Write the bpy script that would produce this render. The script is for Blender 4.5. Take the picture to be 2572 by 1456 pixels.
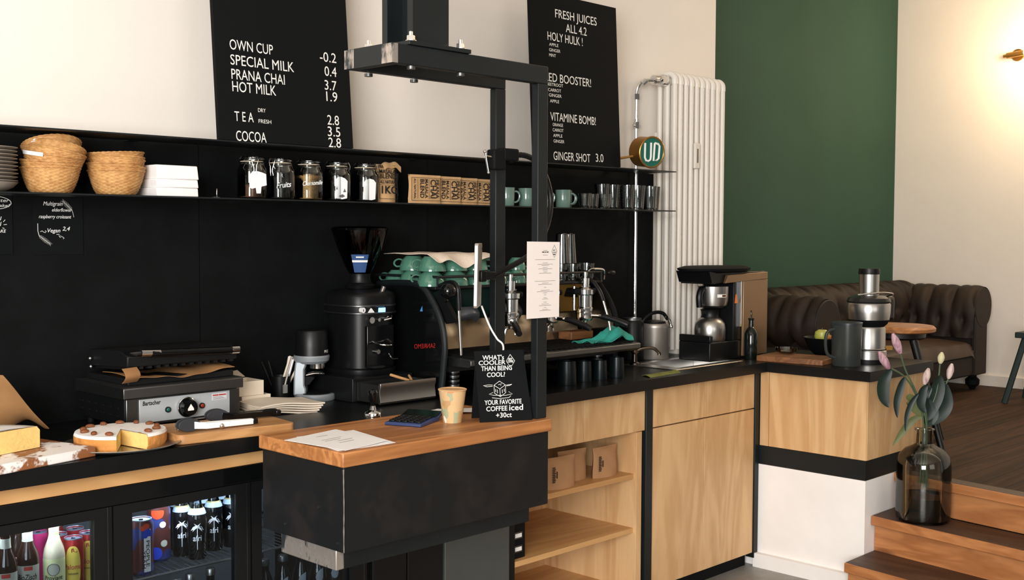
import bpy, bmesh, math, random
from math import sin, cos, pi, radians, sqrt
from mathutils import Vector, Matrix, Euler
random.seed(7)
for o in list(bpy.data.objects): bpy.data.objects.remove(o, do_unlink=True)
SC = bpy.context.scene
COL = SC.collection

# ---------------------------------------------------------------- camera, world, light, exposure
cam_d = bpy.data.cameras.new('camera'); cam = bpy.data.objects.new('camera', cam_d); COL.objects.link(cam)
cam_d.sensor_width = 36.0; cam_d.lens = 2871.0/2572.0*36.0; cam_d.clip_start = 0.05
cam.matrix_world = Matrix(((0.69872, 0.032609, -0.714651, 0), (-0.715385, 0.037191, -0.69774, 0), (0.003826, 0.998776, 0.049314, 1.68), (0, 0, 0, 1)))
SC.camera = cam
world = bpy.data.worlds.new('world'); SC.world = world; world.use_nodes = True
bg = world.node_tree.nodes['Background']; bg.inputs[0].default_value = (1.0, 0.94, 0.86, 1); bg.inputs[1].default_value = 0.11
def area(name, loc, target, sx, sy, power, color):
    d = bpy.data.lights.new(name, 'AREA'); d.shape = 'RECTANGLE'; d.size = sx; d.size_y = sy; d.energy = power; d.color = color
    o = bpy.data.objects.new(name, d); COL.objects.link(o); o.location = loc
    o.rotation_euler = (Vector(target)-Vector(loc)).to_track_quat('-Z', 'Y').to_euler(); return o
def point(name, loc, r, power, color):
    d = bpy.data.lights.new(name, 'POINT'); d.energy = power; d.color = color; d.shadow_soft_size = r
    o = bpy.data.objects.new(name, d); COL.objects.link(o); o.location = loc; return o
area('window_daylight', (-2.4, -0.9, 2.1), (3.6, 3.0, 1.25), 2.6, 2.2, 365, (1.0, 0.985, 0.97))
area('shopfront_daylight', (1.6, -3.6, 2.3), (4.2, 3.2, 1.3), 2.6, 2.2, 34, (1.0, 0.94, 0.86))
point('lounge_fill_light', (6.9, 1.9, 3.3), .15, 30, (1.0, .76, .5))  # unseen fill light without a fixture, added to warm the lounge wall and sofa
SC.view_settings.view_transform = 'Standard'; SC.view_settings.look = 'None'
SC.view_settings.gamma = 1.0; SC.view_settings.use_curve_mapping = False
SC.view_settings.exposure = 0.35

# ---------------------------------------------------------------- helpers
def lin(c):
    return tuple((x/255/12.92 if x/255 <= .04045 else ((x/255+.055)/1.055)**2.4) for x in c) + (1.0,)
def nodes_of(name):
    m = bpy.data.materials.new(name); m.use_nodes = True
    nt = m.node_tree; return m, nt, nt.nodes['Principled BSDF']
def M(name, rgb, rough=.5, metal=0., spec=.5, var=0., scale=8., bump=0., bscale=40., emit=0., trans=0., coat=0., ior=1.45, sub=0.):
    m, nt, b = nodes_of(name); c = lin(rgb)
    b.inputs['Base Color'].default_value = c; b.inputs['Roughness'].default_value = rough; b.inputs['Metallic'].default_value = metal
    b.inputs['Specular IOR Level'].default_value = spec; b.inputs['Coat Weight'].default_value = coat; b.inputs['IOR'].default_value = ior
    b.inputs['Transmission Weight'].default_value = trans
    if sub: b.inputs['Subsurface Weight'].default_value = sub; b.inputs['Subsurface Radius'].default_value = (.01, .006, .003)
    if emit: b.inputs['Emission Color'].default_value = c; b.inputs['Emission Strength'].default_value = emit
    if var or bump: tc = nt.nodes.new('ShaderNodeTexCoord')
    if var:
        n = nt.nodes.new('ShaderNodeTexNoise'); n.inputs['Scale'].default_value = scale; n.inputs['Detail'].default_value = 5
        nt.links.new(tc.outputs['Object'], n.inputs['Vector'])
        r = nt.nodes.new('ShaderNodeValToRGB'); r.color_ramp.elements[0].position = .3; r.color_ramp.elements[1].position = .7
        r.color_ramp.elements[0].color = tuple(x*(1-var) for x in c[:3])+(1,); r.color_ramp.elements[1].color = tuple(min(1, x*(1+var)) for x in c[:3])+(1,)
        nt.links.new(n.outputs['Fac'], r.inputs[0]); nt.links.new(r.outputs[0], b.inputs['Base Color'])
    if bump:
        n = nt.nodes.new('ShaderNodeTexNoise'); n.inputs['Scale'].default_value = bscale; n.inputs['Detail'].default_value = 4
        nt.links.new(tc.outputs['Object'], n.inputs['Vector'])
        bp = nt.nodes.new('ShaderNodeBump'); bp.inputs['Strength'].default_value = bump; bp.inputs['Distance'].default_value = .01
        nt.links.new(n.outputs['Fac'], bp.inputs['Height']); nt.links.new(bp.outputs[0], b.inputs['Normal'])
    return m
def wood(name, dark, light, axis=2, scale=5., stretch=.09, rough=.5, dist=1.6, fine=.35, knots=0., planks=None):
    """grain running along one axis of the object"""
    m, nt, b = nodes_of(name); L = nt.links.new; N = nt.nodes.new
    tc = N('ShaderNodeTexCoord'); mp = N('ShaderNodeMapping'); s = [1., 1., 1.]; s[axis] = stretch; mp.inputs['Scale'].default_value = s
    L(tc.outputs['Object'], mp.inputs['Vector'])
    n1 = N('ShaderNodeTexNoise'); n1.inputs['Scale'].default_value = scale; n1.inputs['Detail'].default_value = 3; n1.inputs['Distortion'].default_value = dist
    L(mp.outputs[0], n1.inputs['Vector'])
    mul = N('ShaderNodeMath'); mul.operation = 'MULTIPLY'; mul.inputs[1].default_value = 9.
    sn = N('ShaderNodeMath'); sn.operation = 'SINE'; L(n1.outputs['Fac'], mul.inputs[0])
    m2 = N('ShaderNodeMath'); m2.operation = 'MULTIPLY'; m2.inputs[1].default_value = 3.; L(mul.outputs[0], m2.inputs[0]); L(m2.outputs[0], sn.inputs[0])
    n2 = N('ShaderNodeTexNoise'); n2.inputs['Scale'].default_value = scale*11; n2.inputs['Detail'].default_value = 4; L(mp.outputs[0], n2.inputs['Vector'])
    a = N('ShaderNodeMath'); a.operation = 'MULTIPLY_ADD'; a.inputs[1].default_value = .2; a.inputs[2].default_value = .5; L(sn.outputs[0], a.inputs[0])
    mx = N('ShaderNodeMix'); mx.inputs['Factor'].default_value = fine; L(a.outputs[0], mx.inputs[2]); L(n2.outputs['Fac'], mx.inputs[3])
    r = N('ShaderNodeValToRGB'); r.color_ramp.elements[0].position = .25; r.color_ramp.elements[1].position = .72
    r.color_ramp.elements[0].color = lin(dark); r.color_ramp.elements[1].color = lin(light); L(mx.outputs[0], r.inputs[0])
    out = r.outputs[0]
    if knots:
        mp2 = N('ShaderNodeMapping'); s2 = [1., 1., 1.]; s2[axis] = .45; mp2.inputs['Scale'].default_value = s2; L(tc.outputs['Object'], mp2.inputs['Vector'])
        v = N('ShaderNodeTexVoronoi'); v.inputs['Scale'].default_value = knots; L(mp2.outputs[0], v.inputs['Vector'])
        rr = N('ShaderNodeValToRGB'); rr.color_ramp.elements[0].color = (1, 1, 1, 1); rr.color_ramp.elements[1].color = (0, 0, 0, 1); rr.color_ramp.elements[0].position = .03; rr.color_ramp.elements[1].position = .11
        L(v.outputs['Distance'], rr.inputs[0])
        mm = N('ShaderNodeMix'); mm.data_type = 'RGBA'; L(rr.outputs[0], mm.inputs['Factor']); L(out, mm.inputs[6]); mm.inputs[7].default_value = tuple(x*.35 for x in lin(dark)[:3])+(1,); out = mm.outputs[2]
    if planks:
        pa, pw, pl = planks          # axis across the planks, plank width, plank length
        sx = N('ShaderNodeSeparateXYZ'); L(tc.outputs['Object'], sx.inputs[0])
        d = N('ShaderNodeMath'); d.operation = 'DIVIDE'; d.inputs[1].default_value = pw; L(sx.outputs[pa], d.inputs[0])
        fl = N('ShaderNodeMath'); fl.operation = 'FLOOR'; L(d.outputs[0], fl.inputs[0])
        wn = N('ShaderNodeTexWhiteNoise'); wn.noise_dimensions = '1D'; L(fl.outputs[0], wn.inputs['W'])
        fr = N('ShaderNodeMath'); fr.operation = 'FRACT'; L(d.outputs[0], fr.inputs[0])
        gp = N('ShaderNodeMath'); gp.operation = 'LESS_THAN'; gp.inputs[1].default_value = .05; L(fr.outputs[0], gp.inputs[0])
        br = N('ShaderNodeMath'); br.operation = 'MULTIPLY_ADD'; br.inputs[1].default_value = .5; br.inputs[2].default_value = .72; L(wn.outputs['Value'], br.inputs[0])
        gm = N('ShaderNodeMath'); gm.operation = 'MULTIPLY_ADD'; gm.inputs[1].default_value = -.75; gm.inputs[2].default_value = 1.; L(gp.outputs[0], gm.inputs[0])
        pr = N('ShaderNodeMath'); pr.operation = 'MULTIPLY'; L(br.outputs[0], pr.inputs[0]); L(gm.outputs[0], pr.inputs[1])
        mm = N('ShaderNodeMix'); mm.data_type = 'RGBA'; mm.blend_type = 'MULTIPLY'; mm.inputs['Factor'].default_value = 1.
        L(out, mm.inputs[6]); L(pr.outputs[0], mm.inputs[7]); out = mm.outputs[2]
    L(out, b.inputs['Base Color']); b.inputs['Roughness'].default_value = rough
    bp = N('ShaderNodeBump'); bp.inputs['Strength'].default_value = .12; bp.inputs['Distance'].default_value = .004; L(mx.outputs[0], bp.inputs['Height']); L(bp.outputs[0], b.inputs['Normal'])
    return m
def patch(name, base, spot, scale, lo, hi, rough=.5, rough2=None, metal=0., metal2=None, detail=6, stretch=(1, 1, 1), spec=.5):
    """base colour with patches of a second colour (wear, stains, dust)"""
    m, nt, b = nodes_of(name); L = nt.links.new; N = nt.nodes.new
    tc = N('ShaderNodeTexCoord'); mp = N('ShaderNodeMapping'); mp.inputs['Scale'].default_value = stretch; L(tc.outputs['Object'], mp.inputs['Vector'])
    n = N('ShaderNodeTexNoise'); n.inputs['Scale'].default_value = scale; n.inputs['Detail'].default_value = detail; n.inputs['Roughness'].default_value = .65; L(mp.outputs[0], n.inputs['Vector'])
    r = N('ShaderNodeValToRGB'); r.color_ramp.elements[0].position = lo; r.color_ramp.elements[1].position = hi; L(n.outputs['Fac'], r.inputs[0])
    x = N('ShaderNodeMix'); x.data_type = 'RGBA'; L(r.outputs[0], x.inputs['Factor']); x.inputs[6].default_value = lin(base); x.inputs[7].default_value = lin(spot)
    L(x.outputs[2], b.inputs['Base Color'])
    y = N('ShaderNodeMix'); L(r.outputs[0], y.inputs['Factor']); y.inputs[2].default_value = rough; y.inputs[3].default_value = rough if rough2 is None else rough2; L(y.outputs[0], b.inputs['Roughness'])
    b.inputs['Metallic'].default_value = metal; b.inputs['Specular IOR Level'].default_value = spec
    if metal2 is not None:
        z = N('ShaderNodeMix'); L(r.outputs[0], z.inputs['Factor']); z.inputs[2].default_value = metal; z.inputs[3].default_value = metal2; L(z.outputs[0], b.inputs['Metallic'])
    return m
def thin_glass(name, tint=(255, 255, 255), rough=.02, refl=1.45, gain=1.0):
    m = bpy.data.materials.new(name); m.use_nodes = True; nt = m.node_tree; nt.nodes.clear(); N = nt.nodes.new; L = nt.links.new
    o = N('ShaderNodeOutputMaterial'); x = N('ShaderNodeMixShader'); t = N('ShaderNodeBsdfTransparent'); g = N('ShaderNodeBsdfGlossy'); f = N('ShaderNodeFresnel')
    t.inputs[0].default_value = lin(tint); g.inputs['Roughness'].default_value = rough; f.inputs[0].default_value = refl
    mu = N('ShaderNodeMath'); mu.operation = 'MULTIPLY'; mu.inputs[1].default_value = gain; mu.use_clamp = True
    L(f.outputs[0], mu.inputs[0]); L(mu.outputs[0], x.inputs[0]); L(t.outputs[0], x.inputs[1]); L(g.outputs[0], x.inputs[2]); L(x.outputs[0], o.inputs[0]); return m

class G:
    """collects shapes (world or local coordinates) and links them as ONE mesh"""
    def __init__(s): s.b = bmesh.new(); s.x = None
    def tf(s, m): s.x = m; return s
    def v(s, p): p = Vector(p); return s.b.verts.new(s.x @ p if s.x is not None else p)
    def f(s, vs):
        try: return s.b.faces.new(vs)
        except ValueError: return None
    def raw(s, vs, fs):
        V = [s.v(p) for p in vs]
        for q in fs: s.f([V[i] for i in q])
        return s
    def box(s, x0, x1, y0, y1, z0, z1):
        return s.raw([(x0, y0, z0), (x1, y0, z0), (x1, y1, z0), (x0, y1, z0), (x0, y0, z1), (x1, y0, z1), (x1, y1, z1), (x0, y1, z1)],
              [(0, 3, 2, 1), (4, 5, 6, 7), (0, 1, 5, 4), (1, 2, 6, 5), (2, 3, 7, 6), (3, 0, 4, 7)])
    def poly(s, pts, a, b, plane='xy'):
        """extrude a 2-D outline from a to b along the third axis"""
        k = {'xy': lambda p, t: (p[0], p[1], t), 'xz': lambda p, t: (p[0], t, p[1]), 'yz': lambda p, t: (t, p[0], p[1])}[plane]
        A = [s.v(k(p, a)) for p in pts]; B = [s.v(k(p, b)) for p in pts]; n = len(pts)
        s.f(A[::-1]); s.f(B)
        for i in range(n): s.f([A[i], A[(i+1) % n], B[(i+1) % n], B[i]])
        return s
    def lathe(s, prof, c=(0, 0, 0), n=28, a0=0., a1=2*pi, se=2., sx=1., sy=1.):
        """profile (r,z) turned about the vertical; se>2 squares the section"""
        full = abs(a1-a0-2*pi) < 1e-6; m = n if full else n+1; rings = []
        for r, z in prof:
            ring = []
            for i in range(m):
                t = a0+(a1-a0)*i/n; ct, st = cos(t), sin(t)
                k = 1. if se == 2. else (abs(ct)**se+abs(st)**se)**(-1/se)
                ring.append(s.v((c[0]+r*k*ct*sx, c[1]+r*k*st*sy, c[2]+z)))
            rings.append(ring)
        for A, B in zip(rings, rings[1:]):
            for i in range(n): j = (i+1) % m; s.f([A[i], A[j], B[j], B[i]])
        if full:
            if prof[0][0] > 1e-5: s.f(rings[0][::-1])
            if prof[-1][0] > 1e-5: s.f(rings[-1])
        bmesh.ops.remove_doubles(s.b, verts=[v for R in (rings[0], rings[-1]) for v in R], dist=1e-6)
        return s
    def tube(s, pts, r, n=8, closed=False):
        P = [Vector(p) for p in pts]; rr = r if isinstance(r, (list, tuple)) else [r]*len(P); rings = []; m = len(P); up = None
        for i, p in enumerate(P):
            if closed: t = P[(i+1) % m]-P[i-1]
            else: t = P[min(i+1, m-1)]-P[max(i-1, 0)]
            t = t.normalized() if t.length > 1e-9 else Vector((0, 0, 1))
            if up is None: up = Vector((0, 0, 1)) if abs(t.z) < .9 else Vector((1, 0, 0))
            a = t.cross(up)
            if a.length < 1e-6: a = t.orthogonal()
            a.normalize(); up = a.cross(t).normalized()
            rings.append([s.v(p+rr[i]*(cos(2*pi*k/n)*a+sin(2*pi*k/n)*up)) for k in range(n)])
        R = rings+[rings[0]] if closed else rings
        for A, B in zip(R, R[1:]):
            for k in range(n): s.f([A[k], A[(k+1) % n], B[(k+1) % n], B[k]])
        if not closed: s.f(rings[0][::-1]); s.f(rings[-1])
        return s
    def cyl(s, p0, p1, r0, r1=None, n=24): return s.tube([p0, p1], [r0, r0 if r1 is None else r1], n)
    def sph(s, c, r, sc=(1, 1, 1), u=16, w=10):
        rows = []
        for j in range(1, w):
            t = pi*j/w; rows.append([s.v((c[0]+r*sc[0]*sin(t)*cos(2*pi*i/u), c[1]+r*sc[1]*sin(t)*sin(2*pi*i/u), c[2]+r*sc[2]*cos(t))) for i in range(u)])
        T = s.v((c[0], c[1], c[2]+r*sc[2])); B = s.v((c[0], c[1], c[2]-r*sc[2]))
        for i in range(u):
            j = (i+1) % u; s.f([T, rows[0][i], rows[0][j]]); s.f([B, rows[-1][j], rows[-1][i]])
            for A, D in zip(rows, rows[1:]): s.f([A[i], D[i], D[j], A[j]])
        return s
    def grid(s, fn, nu, nv, thick=0., closed_u=False):
        """surface fn(u,v) over 0..1; thick gives it a second side"""
        V = [[Vector(fn(i/nu, j/nv)) for j in range(nv+1)] for i in range(nu+1)]
        A = [[s.v(p) for p in row] for row in V]
        if thick:
            def nrm(i, j):
                du = V[min(i+1, nu)][j]-V[max(i-1, 0)][j]; dv = V[i][min(j+1, nv)]-V[i][max(j-1, 0)]
                q = du.cross(dv); return q.normalized() if q.length > 1e-12 else Vector((0, 0, 1))
            B = [[s.v(V[i][j]-nrm(i, j)*thick) for j in range(nv+1)] for i in range(nu+1)]
        for i in range(nu):
            for j in range(nv):
                s.f([A[i][j], A[i+1][j], A[i+1][j+1], A[i][j+1]])
                if thick: s.f([B[i][j+1], B[i+1][j+1], B[i+1][j], B[i][j]])
        if thick:
            for i in range(nu): s.f([A[i+1][0], A[i][0], B[i][0], B[i+1][0]]); s.f([A[i][nv], A[i+1][nv], B[i+1][nv], B[i][nv]])
            for j in range(nv): s.f([A[0][j], A[0][j+1], B[0][j+1], B[0][j]]); s.f([A[nu][j+1], A[nu][j], B[nu][j], B[nu][j+1]])
        return s
    def text(s, body, fn, size=1., sx=1., align='LEFT', shear=0., off=0., depth=0., space=1.):
        """letters; fn maps the flat (x, y, depth) of the text to a point"""
        V, F = letters(body, align, shear, off, space)
        if depth:
            A = [s.v(fn(x*size*sx, y*size, 0.)) for x, y in V]; B = [s.v(fn(x*size*sx, y*size, depth)) for x, y in V]
            cnt = {}
            for q in F:
                s.f([B[i] for i in q])
                for i, j in zip(q, q[1:]+q[:1]): cnt[(i, j)] = 1
            for (i, j) in cnt:
                if (j, i) not in cnt: s.f([A[i], A[j], B[j], B[i]])
        else:
            A = [s.v(fn(x*size*sx, y*size, 0.)) for x, y in V]
            for q in F: s.f([A[i] for i in q])
        return s
    def out(s, name, mat, parent=None, bevel=0., seg=2, ang=35., fix=True, sub=0):
        b = s.b
        if fix and b.faces: bmesh.ops.recalc_face_normals(b, faces=b.faces[:])
        me = bpy.data.meshes.new(name); b.to_mesh(me); b.free(); me.materials.append(mat)
        off = Vector((0, 0, 0))
        if parent is None:
            if len(me.vertices):
                xs = [v.co for v in me.vertices]; lo = [min(p[i] for p in xs) for i in range(3)]; hi = [max(p[i] for p in xs) for i in range(3)]
                off = Vector(((lo[0]+hi[0])/2, (lo[1]+hi[1])/2, lo[2]))
        else:
            r = parent
            while r.parent: r = r.parent
            if r.get('_w'): off = Vector(r.location)
        if off.length: me.transform(Matrix.Translation(-off))
        for p in me.polygons: p.use_smooth = True
        me.set_sharp_from_angle(angle=radians(ang))
        o = bpy.data.objects.new(name, me); COL.objects.link(o)
        if parent is None: o.location = off; o['_w'] = 1
        else: o.parent = parent
        if bevel:
            d = o.modifiers.new('bevel', 'BEVEL'); d.width = bevel; d.segments = seg; d.limit_method = 'ANGLE'; d.angle_limit = radians(40)
        if sub:
            d = o.modifiers.new('subdivision', 'SUBSURF'); d.levels = sub; d.render_levels = sub
        return o
_fonts = {}
def letters(body, align, shear, off, space):
    k = (body, align, shear, off, space)
    if k not in _fonts:
        c = bpy.data.curves.new('lettering', 'FONT'); c.body = body; c.align_x = align; c.shear = shear; c.offset = off; c.space_character = space; c.resolution_u = 3; c.fill_mode = 'FRONT'
        o = bpy.data.objects.new('lettering', c); COL.objects.link(o)
        dg = bpy.context.evaluated_depsgraph_get(); me = bpy.data.meshes.new_from_object(o.evaluated_get(dg))
        _fonts[k] = ([(v.co.x, v.co.y) for v in me.vertices], [list(p.vertices) for p in me.polygons])
        bpy.data.objects.remove(o, do_unlink=True); bpy.data.curves.remove(c); bpy.data.meshes.remove(me)
    return _fonts[k]
def thing(name, label, cat, loc=(0, 0, 0), rz=0., group=None, world=True):
    """an Empty at the thing's base that parents its parts; world=True: its parts are given in world coordinates"""
    o = bpy.data.objects.new(name, None); o.empty_display_size = .05; COL.objects.link(o); o.location = loc; o.rotation_euler = (0, 0, rz)
    o['label'] = label; o['category'] = cat
    if group: o['group'] = group
    if world: o['_w'] = 1
    return o
def tag(o, label, cat, group=None, kind=None):
    o['label'] = label; o['category'] = cat
    if group: o['group'] = group
    if kind: o['kind'] = kind
    return o
def struct(o): o['kind'] = 'structure'; return o
def copy_part(o, parent):
    c = o.copy(); COL.objects.link(c); c.parent = parent
    for ch in KIDS.get(o.name, []): copy_part(ch, c)
    return c
KIDS = {}
def dup(root, loc, label, rz=None, rot=None, group=None):
    """a copy of a thing with copies of its parts and sub-parts"""
    KIDS.clear()
    for q in bpy.data.objects:
        if q.parent: KIDS.setdefault(q.parent.name, []).append(q)
    r = root.copy(); COL.objects.link(r); r.location = loc
    if rz is not None: r.rotation_euler = (0, 0, rz)
    if rot is not None: r.rotation_euler = rot
    r['label'] = label
    if group: r['group'] = group
    for ch in KIDS.get(root.name, []): copy_part(ch, r)
    return r
def arc(c, r, a0, a1, n, plane='xz', y=0.):
    R = []
    for i in range(n+1):
        t = a0+(a1-a0)*i/n; p, q = c[0]+r*cos(t), c[1]+r*sin(t)
        R.append({'xz': (p, y, q), 'yz': (y, p, q), 'xy': (p, q, y)}[plane])
    return R
def smooth(pts, n=6):
    P = [Vector(p) for p in pts]; R = []
    for i in range(len(P)-1):
        a, b, c, d = P[max(i-1, 0)], P[i], P[i+1], P[min(i+2, len(P)-1)]
        for k in range(n):
            t = k/n; R.append(.5*((2*b)+(c-a)*t+(2*a-5*b+4*c-d)*t*t+(3*b-a-3*c+d)*t**3))
    R.append(P[-1]); return R

# ---------------------------------------------------------------- materials
m_wall = M('cream_plaster', (236, 228, 218), .9, spec=.2, var=.03, scale=1.5, bump=.05, bscale=60)
m_green = M('green_paint', (50, 80, 66), .8, spec=.3, var=.06, scale=2)
m_white = M('white_plaster', (247, 243, 239), .9, spec=.2, var=.05, scale=3, bump=.1, bscale=30)
m_blackwall = patch('black_cladding', (8, 9, 10), (15, 18, 19), 5, .4, .75, .72, .58, spec=.14)
m_concrete = patch('grey_concrete', (150, 146, 140), (120, 116, 110), 3, .35, .7, .35, .5)
m_floorwood = wood('dark_floor_boards', (44, 30, 20), (78, 54, 36), axis=0, scale=5, rough=.72, planks=(1, .12, 2)); m_floorwood.node_tree.nodes['Principled BSDF'].inputs['Specular IOR Level'].default_value = .2
m_step = wood('orange_step_wood', (158, 98, 56), (200, 136, 84), axis=1, scale=5, rough=.45, knots=3)
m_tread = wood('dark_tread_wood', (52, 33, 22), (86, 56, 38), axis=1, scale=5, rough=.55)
m_ply = wood('birch_plywood', (200, 154, 104), (226, 187, 137), axis=2, scale=3.2, stretch=.16, rough=.45, dist=2.2, fine=.3)
m_plyx = wood('plywood_across', (186, 136, 84), (212, 166, 110), axis=0, scale=3.2, stretch=.16, rough=.45, dist=2.0, fine=.3)
m_plyedge = wood('plywood_edge', (150, 104, 60), (205, 160, 104), axis=0, scale=60, stretch=.02, rough=.6)
m_barwood = wood('oiled_pine', (142, 88, 48), (202, 138, 82), axis=0, scale=7, stretch=.07, rough=.4, knots=2.2)
m_board = wood('oak_board', (160, 112, 66), (196, 148, 96), axis=0, scale=8, rough=.5)
m_board2 = wood('walnut_board', (104, 66, 40), (150, 100, 64), axis=0, scale=8, rough=.5)
m_slab = M('black_worktop', (12, 13, 14), .36, spec=.35, var=.15, scale=20)
m_black = M('black_metal', (13, 14, 15), .45, spec=.35)
m_frame = patch('blackened_steel', (15, 20, 22), (23, 29, 31), 4, .35, .8, .45, .5, spec=.4)
m_scrape = patch('scraped_steel', (40, 44, 46), (190, 180, 170), 16, .42, .52, .45, .3, 0, .7, stretch=(1, 1, .4))
m_rust = patch('raw_black_steel', (17, 19, 20), (38, 31, 28), 6, .5, .8, .5, .6, spec=.35)
m_plastic = M('black_plastic', (11, 12, 13), .4, spec=.4)
m_matte = M('matte_black', (10, 11, 12), .7, spec=.2)
m_gloss = M('gloss_black', (10, 11, 12), .12, spec=.5)
m_chrome = M('chrome', (225, 225, 225), .1, 1.)
m_steel = M('brushed_steel', (190, 188, 184), .3, 1.)
m_darksteel = M('dim_steel', (110, 112, 112), .38, 1.)
m_alu = M('cast_grey', (150, 154, 158), .45, .3)
m_galv = M('bolt_steel', (215, 212, 205), .3, .9)
m_whitepaint = M('white_enamel', (228, 222, 212), .35, spec=.5)
m_letter = M('white_letters', (240, 238, 232), .6, emit=0)
m_chalk = M('white_chalk_pen', (235, 235, 230), .8)
m_paper = M('white_paper', (240, 238, 236), .85, var=.02, scale=20)
m_ink = M('grey_ink', (95, 92, 92), .8)
m_blackink = M('black_ink', (26, 22, 20), .8)
m_kraft = M('kraft_paper', (206, 164, 116), .85, var=.12, scale=14, bump=.3, bscale=25)
m_baking = M('brown_baking_paper', (164, 120, 76), .75, var=.15, scale=9)
m_wicker = patch('wicker', (205, 156, 96), (166, 112, 60), 40, .4, .7, .7)
m_glass = thin_glass('clear_glass', (244, 247, 246), .03, 1.5, 2.0)
m_pane = thin_glass('fridge_pane', (214, 220, 224), .02, 1.45, .5)
m_smoke = thin_glass('smoked_plastic', (60, 62, 62), .06, 1.45, .8)
m_sage = M('sage_glaze', (104, 130, 120), .2, spec=.6, var=.08, scale=14, coat=.4)
m_teal = M('green_glaze', (72, 118, 100), .15, spec=.6, var=.1, scale=14, coat=.5)
m_cloth = M('cream_cloth', (232, 214, 196), .95, var=.04, scale=30, bump=.3, bscale=200)
m_tealcloth = M('teal_cloth', (48, 150, 136), .95, var=.12, scale=30, bump=.4, bscale=150)
m_leather = patch('brown_leather', (34, 26, 21), (52, 39, 31), 5, .4, .7, .6, .65, spec=.3)
# ---------------------------------------------------------------- the setting
YW, YC, CT, ZF = 3.75, 3.12, 1.044, .522
struct(G().box(-3, 5.6, -4.2, 3.75, -.1, 0).out('floor', m_concrete))
struct(G().poly([(5.62, 4.29), (4.99, 4.29), (4.99, 2.54), (5.345, 2.54), (4.99, .2), (8.84, .2), (8.84, 4.29)], .0, ZF, 'xy').out('floor_raised', m_floorwood))
struct(G().box(-3, 5.485, 3.75, 4.29, 0, 3.9).out('wall_back', m_wall))
struct(G().box(5.485, 8.84, 4.29, 4.4, 0, 3.9).out('wall_green', m_green))
struct(G().box(8.84, 8.96, -4.2, 4.4, 0, 3.9).out('wall_right', m_wall))
struct(G().box(-3, 8.96, -4.2, 4.4, 3.9, 4.0).out('ceiling', m_wall))
struct(G().box(8.815, 8.84, .2, 4.29, ZF, ZF+.085).out('baseboard_right', m_whitepaint, bevel=.004))
struct(G().box(4.983, 5.62, 2.533, 3.749, 0, ZF-.001).box(4.95, 4.983, 2.5, 3.12, 0, .07).out('wall_plinth', m_white))
# black sheet cladding behind the counter, in panels
g = G()
for a, b in ((-1.0, .75), (.753, 1.45), (1.453, 2.19), (2.193, 3.3), (3.303, 4.905)): g.box(a, b, 3.737, 3.75, CT, 2.0)
struct(g.out('trim_1', m_blackwall))

struct(G().box(.6, 1.075, 3.12, 3.74, 0, .941).out('trim_2', m_black))

# stairs up to the raised floor
def slant(x, y, k=.15): return x-k*(2.53-y)
st = thing('staircase', 'orange-brown wooden steps rising beside the white plinth to the raised floor', 'stairs', (4.95, 1.4, 0))
for x, z0, z1, xb in ((4.795, 0., .174, 5.1), (5.05, .174, .348, 5.29), (5.28, .348, .5225, 5.37)):
    y0, y1 = .4, 2.529
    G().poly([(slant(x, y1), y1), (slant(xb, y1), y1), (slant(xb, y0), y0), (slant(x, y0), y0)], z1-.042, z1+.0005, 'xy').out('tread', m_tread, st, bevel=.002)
    G().poly([(slant(x-.012, y1), y1), (slant(x, y1), y1), (slant(x, y0), y0), (slant(x-.012, y0), y0)], z1-.044, z1+.0002, 'xy').out('nosing', m_step, st, bevel=.003)
    G().poly([(slant(x+.028, y1), y1), (slant(x+.05, y1), y1), (slant(x+.05, y0), y0), (slant(x+.028, y0), y0)], z0+.001, z1-.042, 'xy').out('riser', m_step, st)

# ---------------------------------------------------------------- column and hanging frame
col = thing('steel_column', 'black steel H-section column coming down from the ceiling onto the hanging frame', 'column', (2.346, 2.71, 2.25))
g = G(); g.box(2.273, 2.419, 2.64, 2.665, 2.25, 3.9).box(2.273, 2.419, 2.76, 2.785, 2.25, 3.9).box(2.334, 2.358, 2.665, 2.76, 2.25, 3.9)
g.out('column_profile', m_frame, col)
G().box(2.225, 2.476, 2.598, 2.864, 2.2375, 2.25).out('base_plate', m_frame, col, bevel=.001)
for x, y in ((2.25, 2.622), (2.452, 2.622), (2.265, 2.842), (2.452, 2.842)):
    G().cyl((x, y, 2.25), (x, y, 2.254), .017, n=20).cyl((x, y, 2.254), (x, y, 2.268), .0125, n=6).cyl((x, y, 2.268), (x, y, 2.28), .006, n=10).out('bolt', m_galv, col)
    G().cyl((x, y, 2.1685), (x, y, 2.1775), .013, n=14).out('bolt_head', m_darksteel, col)
fr = thing('hanging_frame', 'blackened steel tube frame hung from the column, its two posts ending on the till counter', 'frame', (2.79, 2.72, 1.0575))
G().box(2.165, 2.838, 2.605, 2.635, 2.178, 2.237).out('beam', m_frame, fr, bevel=.003)
G().box(2.165, 2.838, 2.804, 2.834, 2.178, 2.237).out('beam', m_frame, fr, bevel=.003)
G().box(2.165, 2.2, 2.635, 2.804, 2.178, 2.237).out('end_beam', m_frame, fr)
for y in (2.605, 2.804): G().box(2.79, 2.838, y, y+.03, 1.0575, 2.178).out('post', m_frame, fr, bevel=.0025)
for b in ((2.1642, 2.165, 2.788, 2.834), (2.1642, 2.165, 2.606, 2.655), (2.165, 2.185, 2.6042, 2.605)): G().box(*b, 2.179, 2.236).out('weld_patch', m_scrape, fr)

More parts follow.
